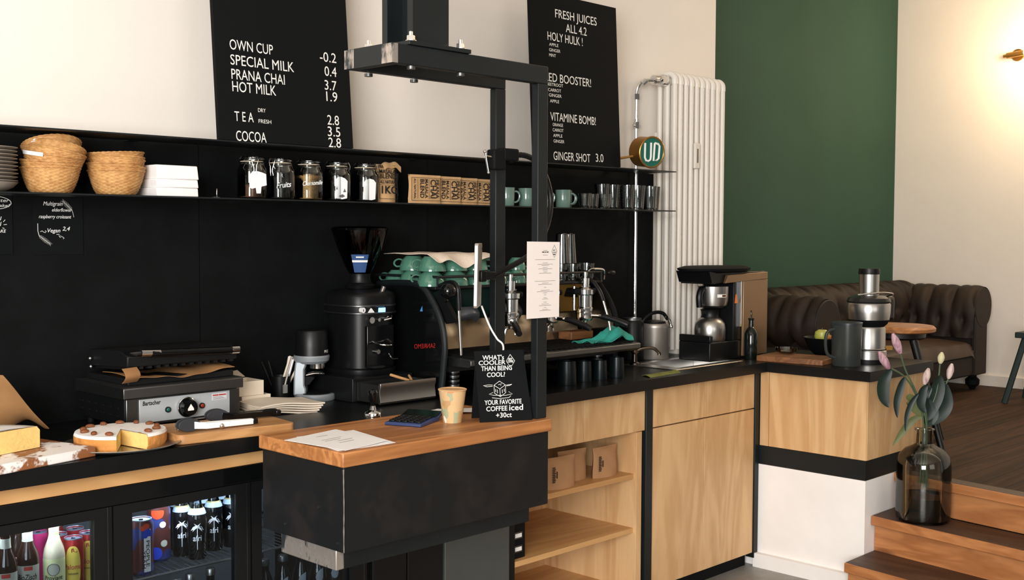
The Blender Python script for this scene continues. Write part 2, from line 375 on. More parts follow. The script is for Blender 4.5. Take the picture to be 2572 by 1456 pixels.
# ---------------------------------------------------------------- till counter
tc = thing('till_counter', 'narrow till counter with an oiled wood top on a raw black steel box', 'counter', (2.4, 2.8, .69))
G().box(1.963, 2.842, 2.583, 3.01, 1.014, 1.0565).out('wooden_top', m_barwood, tc, bevel=.004)
G().box(1.972, 2.834, 2.592, 3.002, .765, 1.014).out('steel_box', m_rust, tc, bevel=.003)
G().tube(smooth([(1.9715, 2.5915, .768), (1.971, 2.591, .83), (1.9715, 2.5905, .9), (1.971, 2.591, .96), (1.9712, 2.592, 1.008)], 4), [.0018, .0025, .0016, .0022, .003, .0016, .0028, .0018, .002, .0026, .0018, .0024, .002, .0028, .002, .003, .004][:17], 6).out('scraped_edge', m_steel, tc)
G().poly([(2.666, .694), (2.946, .694), (2.946, .756), (2.666, .756)], 2.0, 2.03, 'yz').out('bracket_end', m_scrape, tc, bevel=.003)
G().box(2.03, 2.82, 2.668, 2.7, .694, .76).out('bracket_beam', m_frame, tc)
G().box(2.03, 2.82, 2.91, 2.945, .694, .76).out('bracket_beam', m_frame, tc)
g = G()
for y, z in ((2.71, .88), (2.88, .80), (2.62, .79)): G().cyl((1.9725, y, z), (1.969, y, z), .0045, n=10).out('screw', m_darksteel, tc)

# ---------------------------------------------------------------- worktop, fascia, cabinets
g = G(); z0, z1 = .996, CT
for a, b, c, d in ((.6, 4.42, 3.05, 3.735), (4.42, 4.87, 3.05, 3.205), (4.42, 4.87, 3.445, 3.735), (4.87, 4.945, 3.05, 3.735)): g.box(a, b, c, d, z0, z1)
g.box(4.945, 5.62, 2.5, 3.735, z0, z1)
bmesh.ops.remove_doubles(g.b, verts=g.b.verts[:], dist=1e-5)
wt = g.out('worktop', m_slab); tag(wt, 'long black L-shaped worktop running along the black wall', 'worktop')
wf = G().box(.6, 3.19, 3.12, 3.14, .942, .9955).out('plywood_fascia', m_plyx, bevel=.001); tag(wf, 'plain plywood strip under the worktop above the bottle fridge', 'panel')

def panel(name, par, x0, x1, z0, z1, y=3.12, t=.018, mat=m_ply): return G().box(x0, x1, y, y+t, z0, z1).out(name, mat, par, bevel=.0012)
u = thing('open_shelf_cabinet', 'plywood cabinet with two drawers over open shelves holding kraft bags', 'cabinet', (3.62, 3.4, 0))
g = G(); g.box(3.19, 3.232, 3.135, 3.69, .0, .994)
g.out('side_panel', m_black, u)
G().box(3.997, 4.036, 3.125, 3.69, .07, .80).out('side_panel', m_ply, u, bevel=.001)
G().box(3.232, 3.997, 3.67, 3.69, .07, .80).out('back_panel', m_ply, u)
G().box(3.232, 4.05, 3.14, 3.69, .798, .803).out('rail', m_ply, u)
for z in (.59, .346, .07): G().box(3.232, 3.997, 3.14, 3.668, z, z+.022).out('shelf', m_plyx, u, bevel=.0008)
for a, b in ((3.2, 3.631), (3.635, 4.049)): G().box(a, b, 3.12, 3.139, .8035, .9955).out('drawer', m_ply, u, bevel=.001)
k = thing('double_door_cabinet', 'plywood cabinet with two tall doors under two drawers below the sink', 'cabinet', (4.52, 3.4, 0))
G().box(4.1, 4.945, 3.142, 3.69, .06, .9).out('carcass', m_black, k)
for a, b in ((4.1, 4.5115), (4.5145, 4.943)):
    panel('drawer', k, a, b, .809, .9955); panel('door', k, a, b, .072, .803)
G().box(4.1, 4.94, 3.16, 3.2, 0, .07).out('plinth', m_matte, k)
for nm, x0, x1, lab in (('a', 4.0505, 4.0985, 'black steel upright between the open shelves and the tall plywood doors'), ('b', 4.9445, 4.981, 'black steel upright in the inner corner of the plywood cabinets')):
    o = G().box(x0, x1, 3.112, 3.16, .0 if nm == 'a' else .045, .9955).out('steel_upright', m_frame, bevel=.002); tag(o, lab, 'upright')
p = thing('corner_cabinet', 'plywood cabinet standing on the white plinth at the end of the worktop', 'cabinet', (5.25, 2.8, ZF))
G().box(5.0, 5.6, 2.55, 3.7, ZF+.09, .995).out('carcass', m_black, p)
G().box(4.983, 4.9995, 2.534, 3.0585, .617, .9955).out('front_panel', m_ply, p, bevel=.001)
G().box(4.983, 4.9995, 3.0615, 3.11, .617, .9955).out('front_panel', m_ply, p, bevel=.001)
G().box(4.99, 5.6, 2.531, 2.549, .617, .9955).out('end_panel', m_ply, p, bevel=.001)
G().box(4.983, 5.6, 2.533, 3.6, ZF+.001, .616).out('plinth', m_frame, p)

# undercounter appliance and blanking panel
d = thing('undercounter_appliance', 'appliance with a plain grey metal front seen under the till counter', 'appliance', (3.01, 3.4, 0))
G().box(2.84, 3.186, 3.14, 3.69, .0, .94).out('housing', m_black, d)
G().box(2.842, 3.185, 3.118, 3.14, .09, .938).out('door', M('grey_front', (84, 88, 85), .45, .35, var=.04), d, bevel=.003)
d = thing('black_cabinet', 'black cabinet between the bottle fridge and the grey-fronted appliance', 'cabinet', (2.65, 3.4, 0))
G().box(2.49, 2.832, 3.14, 3.69, .0, .94).out('carcass', m_black, d)
G().box(2.5, 2.655, 3.12, 3.14, .08, .938).out('door', m_black, d, bevel=.002)
G().box(2.662, 2.83, 3.12, 3.14, .08, .938).out('door', m_black, d, bevel=.002)

# ---------------------------------------------------------------- bottle fridge
F = thing('bottle_fridge', 'long black undercounter fridge with glass doors full of bottles and cans', 'fridge', (1.78, 3.4, 0))
g = G(); g.box(1.08, 2.475, 3.135, 3.69, .885, .94).box(1.08, 2.475, 3.135, 3.69, 0, .09).box(1.08, 1.11, 3.135, 3.69, .09, .885).box(2.445, 2.475, 3.135, 3.69, .09, .885).box(1.11, 2.445, 3.65, 3.69, .09, .885)
g.out('housing', m_black, F)
G().box(1.08, 2.475, 3.115, 3.135, .888, .941).out('fascia', m_gloss, F, bevel=.002)
m_inner = M('fridge_liner', (96, 100, 104), .5)
G().box(1.11, 2.445, 3.642, 3.65, .09, .885).out('liner', m_inner, F)
for a in (1.075, 1.54, 2.005):
    if a < 1.08: a = 1.082
    b = {1.082: 1.535, 1.54: 2.0, 2.005: 2.47}[a]
    ga, gb = {1.082: (1.14, 1.482), 1.54: (1.598, 1.947), 2.005: (2.042, 2.402)}[a]
    dr = G().box(a, ga, 3.115, 3.145, .1, .886).box(gb, b, 3.115, 3.145, .1, .886).box(ga, gb, 3.115, 3.145, .857, .886).box(ga, gb, 3.115, 3.145, .1, .15).out('door_frame', m_black, F)
    G().box(ga, gb, 3.127, 3.131, .15, .857).out('glass', m_pane, dr)
    G().box(b-.014, b-.0125, 3.1142, 3.1152, .1, .886).out('seal', m_darksteel, dr)
    g = G(); sx0, sx1 = a+.02, b-.01
    for z in ((.616,) if a < 1.2 else (.638,) if a < 2 else (.638, .34)):
        g.tube([(sx0, 3.165, z), (sx1, 3.165, z)], .004, 6).tube([(sx0, 3.62, z), (sx1, 3.62, z)], .003, 6)
        n = 20
        for i in range(n+1):
            x = sx0+(sx1-sx0)*i/n; g.tube([(x, 3.165, z+.002), (x, 3.62, z+.002)], .0017, 5)
    g.out('wire_rack', m_steel if a < 2 else m_steel, F)
    g = G().box(ga-.02, gb+.02, 3.15, 3.165, .862, .874); g.out('light_strip', M('fridge_led', (215, 230, 255), .5, emit=2.5), F)
for x in (1.31, 1.77, 2.22): area('fridge_light', (x, 3.2, .872), (x, 3.33, .6), .34, .03, 1.9, (.82, .9, 1.0))
# ---------------------------------------------------------------- wall shelves
for z, lab in ((1.9985, 'upper black steel shelf plate carrying the two menu boards'), (1.8, 'lower black steel shelf plate carrying baskets, jars, mugs and glasses')):
    s = thing('wall_shelf', lab, 'shelf', (2.8, 3.6, z))
    G().box(.4, 4.757, 3.48, 3.69, z-.005, z).out('shelf_plate', m_frame, s)
    for x in (.6, 1.9, 3.2, 4.5): G().box(x, x+.04, 3.69, 3.7365, z-.005, z).out('bracket', m_frame, s)

# ---------------------------------------------------------------- menu boards
def menu_board(x0, x1, zb, zt, lean, rows, label, cap):
    L = (zt-zb)*sqrt(1+lean*lean); n = Vector((0, -1, lean)).normalized(); up = Vector((0, lean, 1)).normalized(); o0 = Vector((0, 3.505, zb))
    P = lambda x, s, d: o0+Vector((x, 0, 0))+up*s+n*d
    t = thing('menu_board', label, 'menu board', ((x0+x1)/2, 3.505, zb))
    g = G(); V = [P(x, s, d) for d in (0, .018) for x, s in ((x0, 0), (x1, 0), (x1, L), (x0, L))]
    g.raw(V, [(0, 3, 2, 1), (4, 5, 6, 7), (0, 1, 5, 4), (1, 2, 6, 5), (2, 3, 7, 6), (3, 0, 4, 7)]).out('panel', m_felt, t)
    for nm, txt, xa, xb, z, h in rows:
        w = max(p[0] for p in letters(txt, 'LEFT', 0., 0., 1.)[0]); lo = min(p[0] for p in letters(txt, 'LEFT', 0., 0., 1.)[0])
        size = h/.69; k = (xb-xa)/((w-lo)*size); s0 = (z-zb)*sqrt(1+lean*lean)
        G().text(txt, lambda x, y, d: P(xa+x-lo*size*k, s0+y-h/2, .0182+d), size, k, 'LEFT', 0., 0.).out(nm, m_letter, t, fix=False)
m_felt = M('letterboard_felt', (14, 16, 17), .8, spec=.15)
menu_board(2.127, 2.704, 1.9995, 3.1, .08, [
 ('item_lettering', 'OWN CUP', 2.186, 2.364, 2.334, .036), ('item_lettering', 'SPECIAL MILK', 2.186, 2.451, 2.281, .036), ('item_lettering', 'PRANA CHAI', 2.187, 2.408, 2.231, .036), ('item_lettering', 'HOT MILK', 2.188, 2.368, 2.188, .036),
 ('item_lettering', 'T E A', 2.191, 2.268, 2.084, .034), ('small_lettering', 'DRY', 2.288, 2.320, 2.1125, .0135), ('small_lettering', 'FRESH', 2.288, 2.341, 2.0735, .0135), ('item_lettering', 'COCOA', 2.193, 2.317, 2.016, .036),
 ('price_lettering', '-0.2', 2.570, 2.645, 2.335, .036), ('price_lettering', '0.4', 2.588, 2.643, 2.2825, .036), ('price_lettering', '3.7', 2.585, 2.640, 2.2305, .036), ('price_lettering', '1.9', 2.59, 2.641, 2.1885, .036),
 ('price_lettering', '2.8', 2.589, 2.643, 2.1005, .036), ('price_lettering', '3.5', 2.588, 2.646, 2.0575, .036), ('price_lettering', '2.8', 2.589, 2.647, 2.0165, .036)],
 'black letter board listing milk, chai, tea and cocoa prices, left of the column', .036)
menu_board(3.715, 4.317, 1.9995, 2.762, .05, [
 ('heading_lettering', 'FRESH JUICES', 3.879, 4.17, 2.677, .038), ('heading_lettering', 'ALL 4.2', 3.949, 4.095, 2.62, .038), ('heading_lettering', 'HOLY HULK !', 3.823, 4.064, 2.569, .038),
 ('small_lettering', 'APPLE', 3.832, 3.894, 2.5315, .014), ('small_lettering', 'GINGER', 3.831, 3.906, 2.507, .014), ('small_lettering', 'MINT', 3.83, 3.875, 2.4835, .014),
 ('heading_lettering', 'RED BOOSTER!', 3.795, 4.115, 2.3835, .038), ('small_lettering', 'BEETROOT', 3.808, 3.918, 2.3515, .014), ('small_lettering', 'CARROT', 3.816, 3.903, 2.3265, .014), ('small_lettering', 'GINGER', 3.82, 3.905, 2.303, .014), ('small_lettering', 'APPLE', 3.826, 3.887, 2.277, .014),
 ('heading_lettering', 'VITAMINE BOMB!', 3.825, 4.141, 2.2075, .038), ('small_lettering', 'ORANGE', 3.839, 3.909, 2.1715, .014), ('small_lettering', 'CARROT', 3.838, 3.911, 2.1475, .014), ('small_lettering', 'APPLE', 3.84, 3.902, 2.1225, .014), ('small_lettering', 'GINGER', 3.841, 3.914, 2.0975, .014),
 ('heading_lettering', 'GINGER SHOT', 3.838, 4.093, 2.0315, .038), ('price_lettering', '3.0', 4.133, 4.189, 2.0365, .038)],
 'black letter board listing fresh juices, right of the hanging frame', .038)

# ---------------------------------------------------------------- chalk signs under the shelf
def strokes(g, P, lines, r):
    for pts in lines: g.tube([P(x, z) for x, z in pts], r, 5)
def leafy(P, g, x0, z0, x1, z1, n, ln, r):
    dx, dz = x1-x0, z1-z0; q = sqrt(dx*dx+dz*dz); dx /= q; dz /= q
    g.tube([P(x0, z0), P(x1, z1)], r*1.3, 5)
    for i in range(n):
        t = i/(n-1); cx, cz = x0+(x1-x0)*t, z0+(z1-z0)*t; l = ln*(1-.6*abs(t-.35))
        for sg in (-1, 1): g.tube([P(cx, cz), P(cx+l*(dx*.8-sg*dz*.6), cz+l*(dz*.8+sg*dx*.6))], [r, r*.4], 4)
YS = 3.7345
def chalk_sign(x0, x1, z0, z1, label):
    t = thing('chalk_sign', label, 'sign', ((x0+x1)/2, 3.7355, z0)); G().box(x0, x1, 3.7335, 3.7368, z0, z1).out('panel', m_felt, t, bevel=.0008); return t
PS = lambda x, z: (x, 3.7332, z)
t = chalk_sign(1.584, 1.752, 1.604, 1.793, 'small black chalk sign for the vegan croissant hung below the left baskets')
for txt, xa, xb, z, h in (('Multigrain', 1.617, 1.682, 1.7665, .019), ('elderflower', 1.646, 1.714, 1.747, .0165), ('raspberry croissant', 1.602, 1.711, 1.7245, .0165), ('Vegan', 1.63, 1.673, 1.678, .019), ('2,4', 1.68, 1.706, 1.684, .019)):
    V = letters(txt, 'LEFT', .25, 0., 1.)[0]; lo = min(p[0] for p in V); w = max(p[0] for p in V)-lo; k = (xb-xa)/(w*h)
    G().text(txt, lambda x, y, d: (xa+x-lo*h*k, 3.7332-d, z+y), h, k, 'LEFT', .25, .004, .0003).out('chalk_lettering', m_chalk, t)
g = G(); leafy(PS, g, 1.714, 1.752, 1.684, 1.781, 9, .014, .00045); g.tube([PS(1.714, 1.752), PS(1.717, 1.743), PS(1.72, 1.729)], .0007, 5); g.out('chalk_feather', m_chalk, t)
g = G(); leafy(PS, g, 1.602, 1.667, 1.638, 1.64, 9, .013, .00045); g.tube([PS(1.602, 1.667), PS(1.598, 1.682), PS(1.598, 1.707)], .0009, 5); g.out('chalk_feather', m_chalk, t)
g = G(); strokes(g, PS, [[(1.606, 1.680), (1.612, 1.683), (1.617, 1.679), (1.622, 1.677), (1.626, 1.681), (1.622, 1.684)], [(1.668, 1.668), (1.672, 1.661), (1.679, 1.664), (1.672, 1.667)], [(1.679, 1.664), (1.686, 1.659), (1.682, 1.656)], [(1.66, 1.6715), (1.67, 1.6715)]], .0009); g.out('chalk_flourish', m_chalk, t)
t = chalk_sign(1.345, 1.517, 1.606, 1.797, 'black chalk sign with an oval at the left edge of the photo, below the plates')
g = G(); g.tube([PS(1.455+.058*cos(a*pi/16), 1.772+.021*sin(a*pi/16)) for a in range(32)], .0012, 5, closed=True); g.out('chalk_oval', m_chalk, t)
for txt, xa, xb, z, h in (('a bitter', 1.44, 1.507, 1.7745, .016), ('or cake!', 1.444, 1.508, 1.759, .014), ('oral', 1.45, 1.481, 1.698, .019), ('CAKE', 1.46, 1.495, 1.677, .014)):
    V = letters(txt, 'LEFT', .2, 0., 1.)[0]; lo = min(p[0] for p in V); w = max(p[0] for p in V)-lo; k = (xb-xa)/(w*h)
    G().text(txt, lambda x, y, d: (xa+x-lo*h*k, 3.7332-d, z+y), h, k, 'LEFT', .2, .005, .0003).out('chalk_lettering', m_chalk, t)
g = G(); strokes(g, PS, [[(1.487, 1.711), (1.493, 1.718)], [(1.488, 1.702), (1.498, 1.703)], [(1.484, 1.692), (1.49, 1.69)], [(1.478, 1.716), (1.481, 1.728)]], .001); g.out('chalk_rays', m_chalk, t)

# ---------------------------------------------------------------- plates, baskets, napkin boxes
m_plate = M('grey_stoneware', (150, 140, 128), .5, var=.1, scale=20)
def stacked_plate(x, y, z, label):
    o = G().lathe([(0, 0), (.06, 0), (.075, .003), (.1, .0105), (.101, .0125), (.097, .0125), (.074, .006), (0, .004)], (x, y, z), 40).out('plate', m_plate); return tag(o, label, 'plate', 'stoneware plates stacked on the lower shelf')
b = G().lathe([(0, 0), (.055, 0), (.085, .014), (.1, .03), (.096, .03), (.08, .018), (0, .006)], (1.369, 3.585, 1.8005), 40).out('bowl', m_plate); tag(b, 'shallow grey stoneware bowl under the stack of plates at the left edge', 'bowl')
for i in range(10):
    stacked_plate(1.368+random.uniform(-.002, .002), 3.585, 1.8235+i*.0112, ['lowest grey plate of the stack at the left edge, lying on the bowl', 'second plate from the bottom of the left-edge stack', 'third plate from the bottom of the left-edge stack', 'fourth plate from the bottom of the left-edge stack', 'fifth plate from the bottom of the left-edge stack', 'fifth plate from the top of the left-edge stack', 'fourth plate from the top of the left-edge stack', 'third plate from the top of the left-edge stack', 'second plate from the top of the left-edge stack', 'topmost grey plate of the stack at the left edge'][i])
def basket_mesh(seed):
    rnd = random.Random(seed); g = G(); n = 72; rings = 15; H = .08
    prof = lambda t: (.052+.0375*(t**.5), H*t)
    R = []
    for j in range(rings*2+1):
        t = j/(rings*2); r, z = prof(t); ring = []
        for i in range(n):
            a = 2*pi*i/n; w = .0022*sin(a*18+pi*(j//2 % 2))*(1 if j % 2 else .35)+rnd.uniform(-.0004, .0004)
            ring.append(g.v(((r+w)*cos(a), (r+w)*sin(a), z+(.0015*sin(5*a+seed) if j > rings else 0))))
        R.append(ring)
    for A, B in zip(R, R[1:]):
        for i in range(n): k = (i+1) % n; g.f([A[i], A[k], B[k], B[i]])
    inner = [[g.v(((prof(t)[0]-.004)*cos(2*pi*i/n), (prof(t)[0]-.004)*sin(2*pi*i/n), max(.004, prof(t)[1]))) for i in range(n)] for t in (1, .6, .3, .05)]
    for A, B in zip(inner, inner[1:]):
        for i in range(n): k = (i+1) % n; g.f([A[i], A[k], B[k], B[i]])
    for i in range(n): k = (i+1) % n; g.f([R[-1][i], R[-1][k], inner[0][k], inner[0][i]])
    g.f(inner[-1]); g.f(R[0][::-1]); return g
def rim_mesh(seed):
    g = G(); n = 64
    for ph in (0, pi): g.tube([((.089+.0013*sin(a*16*2*pi/n*1.0+ph))*cos(2*pi*a/n), (.089+.0013*sin(a*16*2*pi/n+ph))*sin(2*pi*a/n), .08+.0013*cos(a*16*2*pi/n+ph)) for a in range(n)], .0027, 5, closed=True)
    return g
def basket(seed, label, loc, rot, group):
    t = thing('bread_basket', label, 'basket', (0, 0, 0), group=group, world=False)
    basket_mesh(seed).out('bowl', m_wicker, t); rim_mesh(seed).out('braided_rim', m_wicker, t)
    t.location = loc; t.rotation_euler = rot; return t
GB1, GB2 = 'nested wicker baskets in the crooked left stack', 'nested wicker baskets in the straight stack'
b0 = basket(1, 'bottom wicker basket of the straight stack beside the white boxes', (1.801, 3.592, 1.8005), (0, 0, 0), GB2)
for i, w in enumerate(('second', 'third', 'fourth', 'fifth', 'topmost')):
    dup(b0, (1.801+.002*(-1)**i, 3.592, 1.8135+i*.0115), w+(' wicker basket of the straight stack beside the white boxes' if w == 'topmost' else ' wicker basket from the bottom of the straight stack'), rot=(.01*i*(-1)**i, .012*(-1)**i, i*1.1), group=GB2)
zz = 1.8005; tl = 0.
a1 = basket(3, 'bottom wicker basket of the crooked left stack', (1.58, 3.59, 1.8005), (0, 0, .4), GB1)
spec = [(1.580, 1.812, .02, 'second wicker basket from the bottom of the crooked left stack'), (1.579, 1.824, -.06, 'third basket of the crooked left stack, a white paper tag on its rim'), (1.581, 1.844, -.13, 'fourth basket from the bottom of the crooked left stack'), (1.584, 1.856, -.19, 'third basket from the top of the crooked left stack, with a small tag'), (1.588, 1.868, -.25, 'second basket from the top of the crooked left stack'), (1.593, 1.880, -.31, 'tilted top wicker basket of the crooked left stack')]
for i, (x, z, tilt, lab) in enumerate(spec):
    q = dup(a1, (x, 3.59, z), lab, rot=(0.04, tilt, i*.9), group=GB1)
    if i in (2, 4):
        ang = radians(200) if i == 2 else radians(190)
        def tagfn(u, v): a = ang+(u-.5)*(.95 if i == 2 else .5)-q.rotation_euler.z; rr = .0925+.001*v; return (rr*cos(a), rr*sin(a), .072+.012*v)
        G().grid(tagfn, 8, 2, .0008).out('paper_tag', m_paper, q)
for i, (z0, z1, lab) in enumerate(((1.8005, 1.8295, 'lowest white paper carton of the three beside the straight basket stack'), (1.83, 1.858, 'middle white paper carton of the three beside the baskets'), (1.8585, 1.905, 'thick top white paper carton of the three beside the baskets'))):
    o = G().poly([(1.905, z0), (2.058+.001*i, z0), (2.056-.001*i, z1), (1.9, z1)], 3.51, 3.66, 'xz').out('paper_carton', m_paper, bevel=.003); tag(o, lab, 'box', 'white cartons on the lower shelf')
o = G().box(2.1215, 2.1245, 3.5, 3.503, 1.801, 1.831).box(2.112, 2.134, 3.5, 3.53, 1.8003, 1.802).out('price_clip', m_chrome, bevel=.0005); tag(o, 'small upright silver clip standing alone on the shelf left of the jars', 'clip')

# ---------------------------------------------------------------- clip-top jars
GJ = 'clip-top glass jars on the lower shelf'
m_wire = M('jar_wire', (215, 212, 205), .25, 1.)
def jar(x, label, fill_h, fill_mat, clip, y=3.585):
    z = 1.8005; t = thing('clip_top_jar', label, 'jar', (x, y, z), group=GJ); w = .047
    G().lathe([(0, .002), (w*.9, .0), (w, .008), (w, .1), (w*.97, .11), (w*.82, .123), (w*.82, .13), (w*.88, .134), (w*.8, .134), (w*.78, .121), (w*.93, .106), (w*.95, .01), (0, .006)], (x, y, z), 40, se=3.2).out('jar_body', m_glass, t)
    G().lathe([(0, .137), (w*.84, .137), (w*.9, .141), (w*.9, .149), (w*.8, .153), (w*.5, .1535), (w*.44, .15), (0, .15)], (x, y, z), 36).out('lid', m_glass, t)
    G().lathe([(w*.8, .1335), (w*.87, .1335), (w*.87, .1368), (w*.8, .1368)], (x, y, z), 36).out('gasket', M('pale_rubber', (205, 190, 165), .6), t)
    if fill_h: G().lathe([(0, .0065), (w*.93, .0075), (w*.935, fill_h-.004), (w*.8, fill_h), (0, fill_h+.004)], (x, y, z), 32, se=3.2).out('contents', fill_mat, t)
    g = G()
    for zz, r in ((.1455, w*.93), (.1275, w*.85)): g.tube([(x+r*cos(a*pi/16), y+r*sin(a*pi/16), z+zz) for a in range(32)], .0013, 5, closed=True)
    g.out('wire_band', m_wire, t)
    ca = radians(clip); C = Vector((cos(ca), sin(ca), 0)); S = Vector((-sin(ca), cos(ca), 0)); o = Vector((x, y, z)); U = Vector((0, 0, 1))
    g = G()
    for s in (-1, 1): g.tube([o+C*w*.95+S*s*.011+U*.151, o+C*(w*1.08)+S*s*.012+U*.138, o+C*(w*1.1)+S*s*.008+U*.124, o+C*w*.98+S*s*.012+U*.112], .0013, 5)
    g.tube([o+C*w*.95+S*-.011+U*.151, o+C*w*.95+S*.011+U*.151], .0013, 5)
    g.tube([o+C*w*1.08+S*.006+U*.124, o+C*w*1.14+S*.004+U*.105, o+C*w*1.06+S*.006+U*.088], .0013, 5); g.tube([o+C*w*1.08-S*.006+U*.124, o+C*w*1.14-S*.004+U*.105, o+C*w*1.06-S*.006+U*.088], .0013, 5)
    g.out('wire_clip', m_wire, t); return t
def jar_face(x, ang, r=.0485, y=3.585):
    ca = radians(ang)
    return lambda px, pz, d=0.: (x+(r+d)*cos(ca)+px*-sin(ca), y+(r+d)*sin(ca)+px*cos(ca), 1.8005+pz)
m_cocoa = M('cocoa_powder', (112, 74, 56), .9, var=.1, scale=60); m_tea = patch('dark_tea_leaves', (26, 25, 25), (56, 52, 50), 160, .45, .7, .9); m_cham = patch('dried_flowers', (214, 170, 112), (150, 108, 64), 190, .4, .65, .9)
def jar_label(t, x, ang, pts, name='paper_label', mat=m_paper, r=.0485):
    P = jar_face(x, ang, r); g = G(); A = [g.v(P(px, pz, .0006)) for px, pz in pts]; B = [g.v(P(px, pz, .0001)) for px, pz in pts]; g.f(A); g.f(B[::-1])
    for i in range(len(A)): j = (i+1) % len(A); g.f([A[i], B[i], B[j], A[j]])
    g.out(name, mat, t)
t = jar(2.318, 'first clip-top jar from the left, brown cocoa behind a torn white label', .052, m_cocoa, -110)
jar_label(t, 2.318, -100, [(-.03, .04), (-.03, .085), (-.018, .098), (.0, .1), (.018, .096), (.034, .09), (.036, .05), (.016, .045), (.013, .02), (-.003, .02), (-.006, .04), (-.02, .036)])
t = jar(2.44, 'second clip-top jar from the left, dark tea, white writing on the glass', .082, m_tea, 200)
G().text('Fruits', lambda x, y, d: jar_face(2.44, -110)(x, .045+y+.12*x, d+.001), .028, .85, 'CENTER', .2, .012, .0003).out('chalk_lettering', m_chalk, t)
t = jar(2.568, 'third clip-top jar from the left, full of pale dried chamomile', .098, m_cham, 20)
G().text('Chamomile', lambda x, y, d: jar_face(2.568, -110)(x, .058+y+.1*x, d+.001), .023, .72, 'CENTER', .25, .012, .0003).out('chalk_lettering', m_chalk, t)
t = jar(2.7, 'fourth clip-top jar from the left, dark tea, white label with grey marks', .08, m_tea, -10)
R4 = [(-.022, .012), (-.024, .08), (-.014, .092), (.0, .094), (.016, .088), (.026, .078), (.024, .012), (.004, .008)]
jar_label(t, 2.7, -108, R4)
g = G()
for pts in ([(-.01, .02), (.006, .028), (.016, .02), (.004, .014)], [(.008, .035), (.014, .05), (.02, .036)], [(-.02, .045), (-.017, .058), (-.014, .046)]): g.f([g.v(jar_face(2.7, -108)(a, b, .0011)) for a, b in pts])
g.out('label_print', m_ink, t)
t = jar(2.837, 'fifth clip-top jar from the left, white label, beside the large kraft bag', .08, m_tea, -15)
jar_label(t, 2.837, -108, [(-.024, .01), (-.024, .074), (-.016, .086), (.002, .092), (.018, .088), (.028, .076), (.025, .012), (.01, .008)])

# ---------------------------------------------------------------- kraft bags on the shelf
def pouch(g, w, h, d, top=.012, bulge=1.):
    """stand-up bag, front at -d/2: flat top seam, filled belly; local coordinates"""
    def side(sg):
        return lambda u, v: ((u-.5)*w*(1-.03*sin(pi*v)), sg*(d/2)*bulge*max(.05, (sin(pi*u)**.45 if 0 < u < 1 else 0)*(1-.85*v**2.2) if v < .93 else .05)+.0015*sin(9*u+7*v), v*h)
    for sg in (-1, 1): g.grid(side(sg), 14, 12)
    bmesh.ops.remove_doubles(g.b, verts=g.b.verts[:], dist=.0022)
    return g
GC = 'small printed kraft bags standing in a row on the lower shelf'
def chai_bag(x, y, label):
    t = thing('kraft_bag', label, 'bag', (x, y, 1.8005), group=GC, world=False); pouch(G(), .176, .118, .022).out('pouch', m_kraft, t)
    yf = -.0135
    def vt(cx, cz):   # writing turned a quarter clockwise, reading downwards
        return lambda px, py, d: (cx+py, yf-d, cz-px)
    for txt, cx, sz, hz in (('PRANA', .050, .021, .078), ('CHAI', .022, .034, .078), ('MASALA', -.008, .018, .078), ('BLEND', -.034, .024, .078), ('ALL NATURAL', -.068, .0125, .082)):
        V = letters(txt, 'LEFT', 0., .016, 1.)[0]; w = max(p[0] for p in V)
        G().text(txt, vt(cx, .101), sz*1.25, hz/(w*sz*1.25), 'LEFT', 0., .016, .0004).out('print', m_blackink, t)
    g = G()
    for a, b, c, e in ((-.08, -.0785, .012, .106), (.0745, .076, .012, .106), (-.08, .076, .012, .0135), (-.08, .076, .1045, .106), (-.0475, -.0463, .02, .1), (.0135, .0147, .02, .1)): g.box(a, b, yf-.0003, yf+.0004, c, e)
    g.out('printed_frame', m_blackink, t); return t
c0 = chai_bag(3.114, 3.545, 'front kraft chai bag of the row, its whole print showing')
for i, lab in enumerate(('second kraft chai bag of the row, tucked behind the front one', 'third kraft chai bag of the row, half covered', 'fourth kraft chai bag, beside the left frame post')):
    dup(c0, ((3.257, 3.38, 3.497)[i], 3.573+.027*i, 1.8005), lab)
t = thing('large_kraft_bag', 'large printed kraft bag with a folded top beside the fifth jar', 'bag', (2.943, 3.6, 1.8005), world=False)
pouch(G(), .118, .155, .062, bulge=1.).out('pouch', m_kraft, t)
G().grid(lambda u, v: (-.02+.1*u, -.012-.02*v*(1-u), .152+.012*sin(pi*u)-.022*v*v+.004*sin(11*u)), 10, 5, .003).out('folded_top', m_kraft, t)
for txt, cz, sz, wd in (('PRANA CHAI', .139, .016, .085), ('MASALA', .118, .019, .085), ('BLEND', .098, .022, .085), ('ALL NATURAL', .078, .014, .085), ('1KG', .038, .036, .08)):
    V = letters(txt, 'CENTER', 0., .016, 1.)[0]; w = max(p[0] for p in V)-min(p[0] for p in V)
    G().text(txt, lambda x, y, d: (x, -.034-d+.16*max(0, cz-.06), cz+y), sz*1.2, wd/(w*sz*1.2), 'CENTER', 0., .016, .0006).out('print', m_blackink, t)
g = G()
for a, b, c, e in ((-.047, -.0455, .016, .15), (.0455, .047, .016, .15), (-.047, .047, .016, .0175), (-.045, .045, .0915, .0925), (-.045, .045, .0715, .0725)): g.grid(lambda u, v: (a+(b-a)*u, -.0345+.16*max(0, c+(e-c)*v-.06), c+(e-c)*v), 1, 6, .0006)
g.out('printed_frame', m_blackink, t)
t = thing('dark_pouch', 'crumpled dark grey pouch squeezed behind the large kraft bag', 'bag', (3.032, 3.655, 1.8005), world=False); pouch(G(), .07, .125, .026).out('pouch', M('dark_foil', (62, 64, 68), .35, .5, var=.2, bump=.6, bscale=30), t)

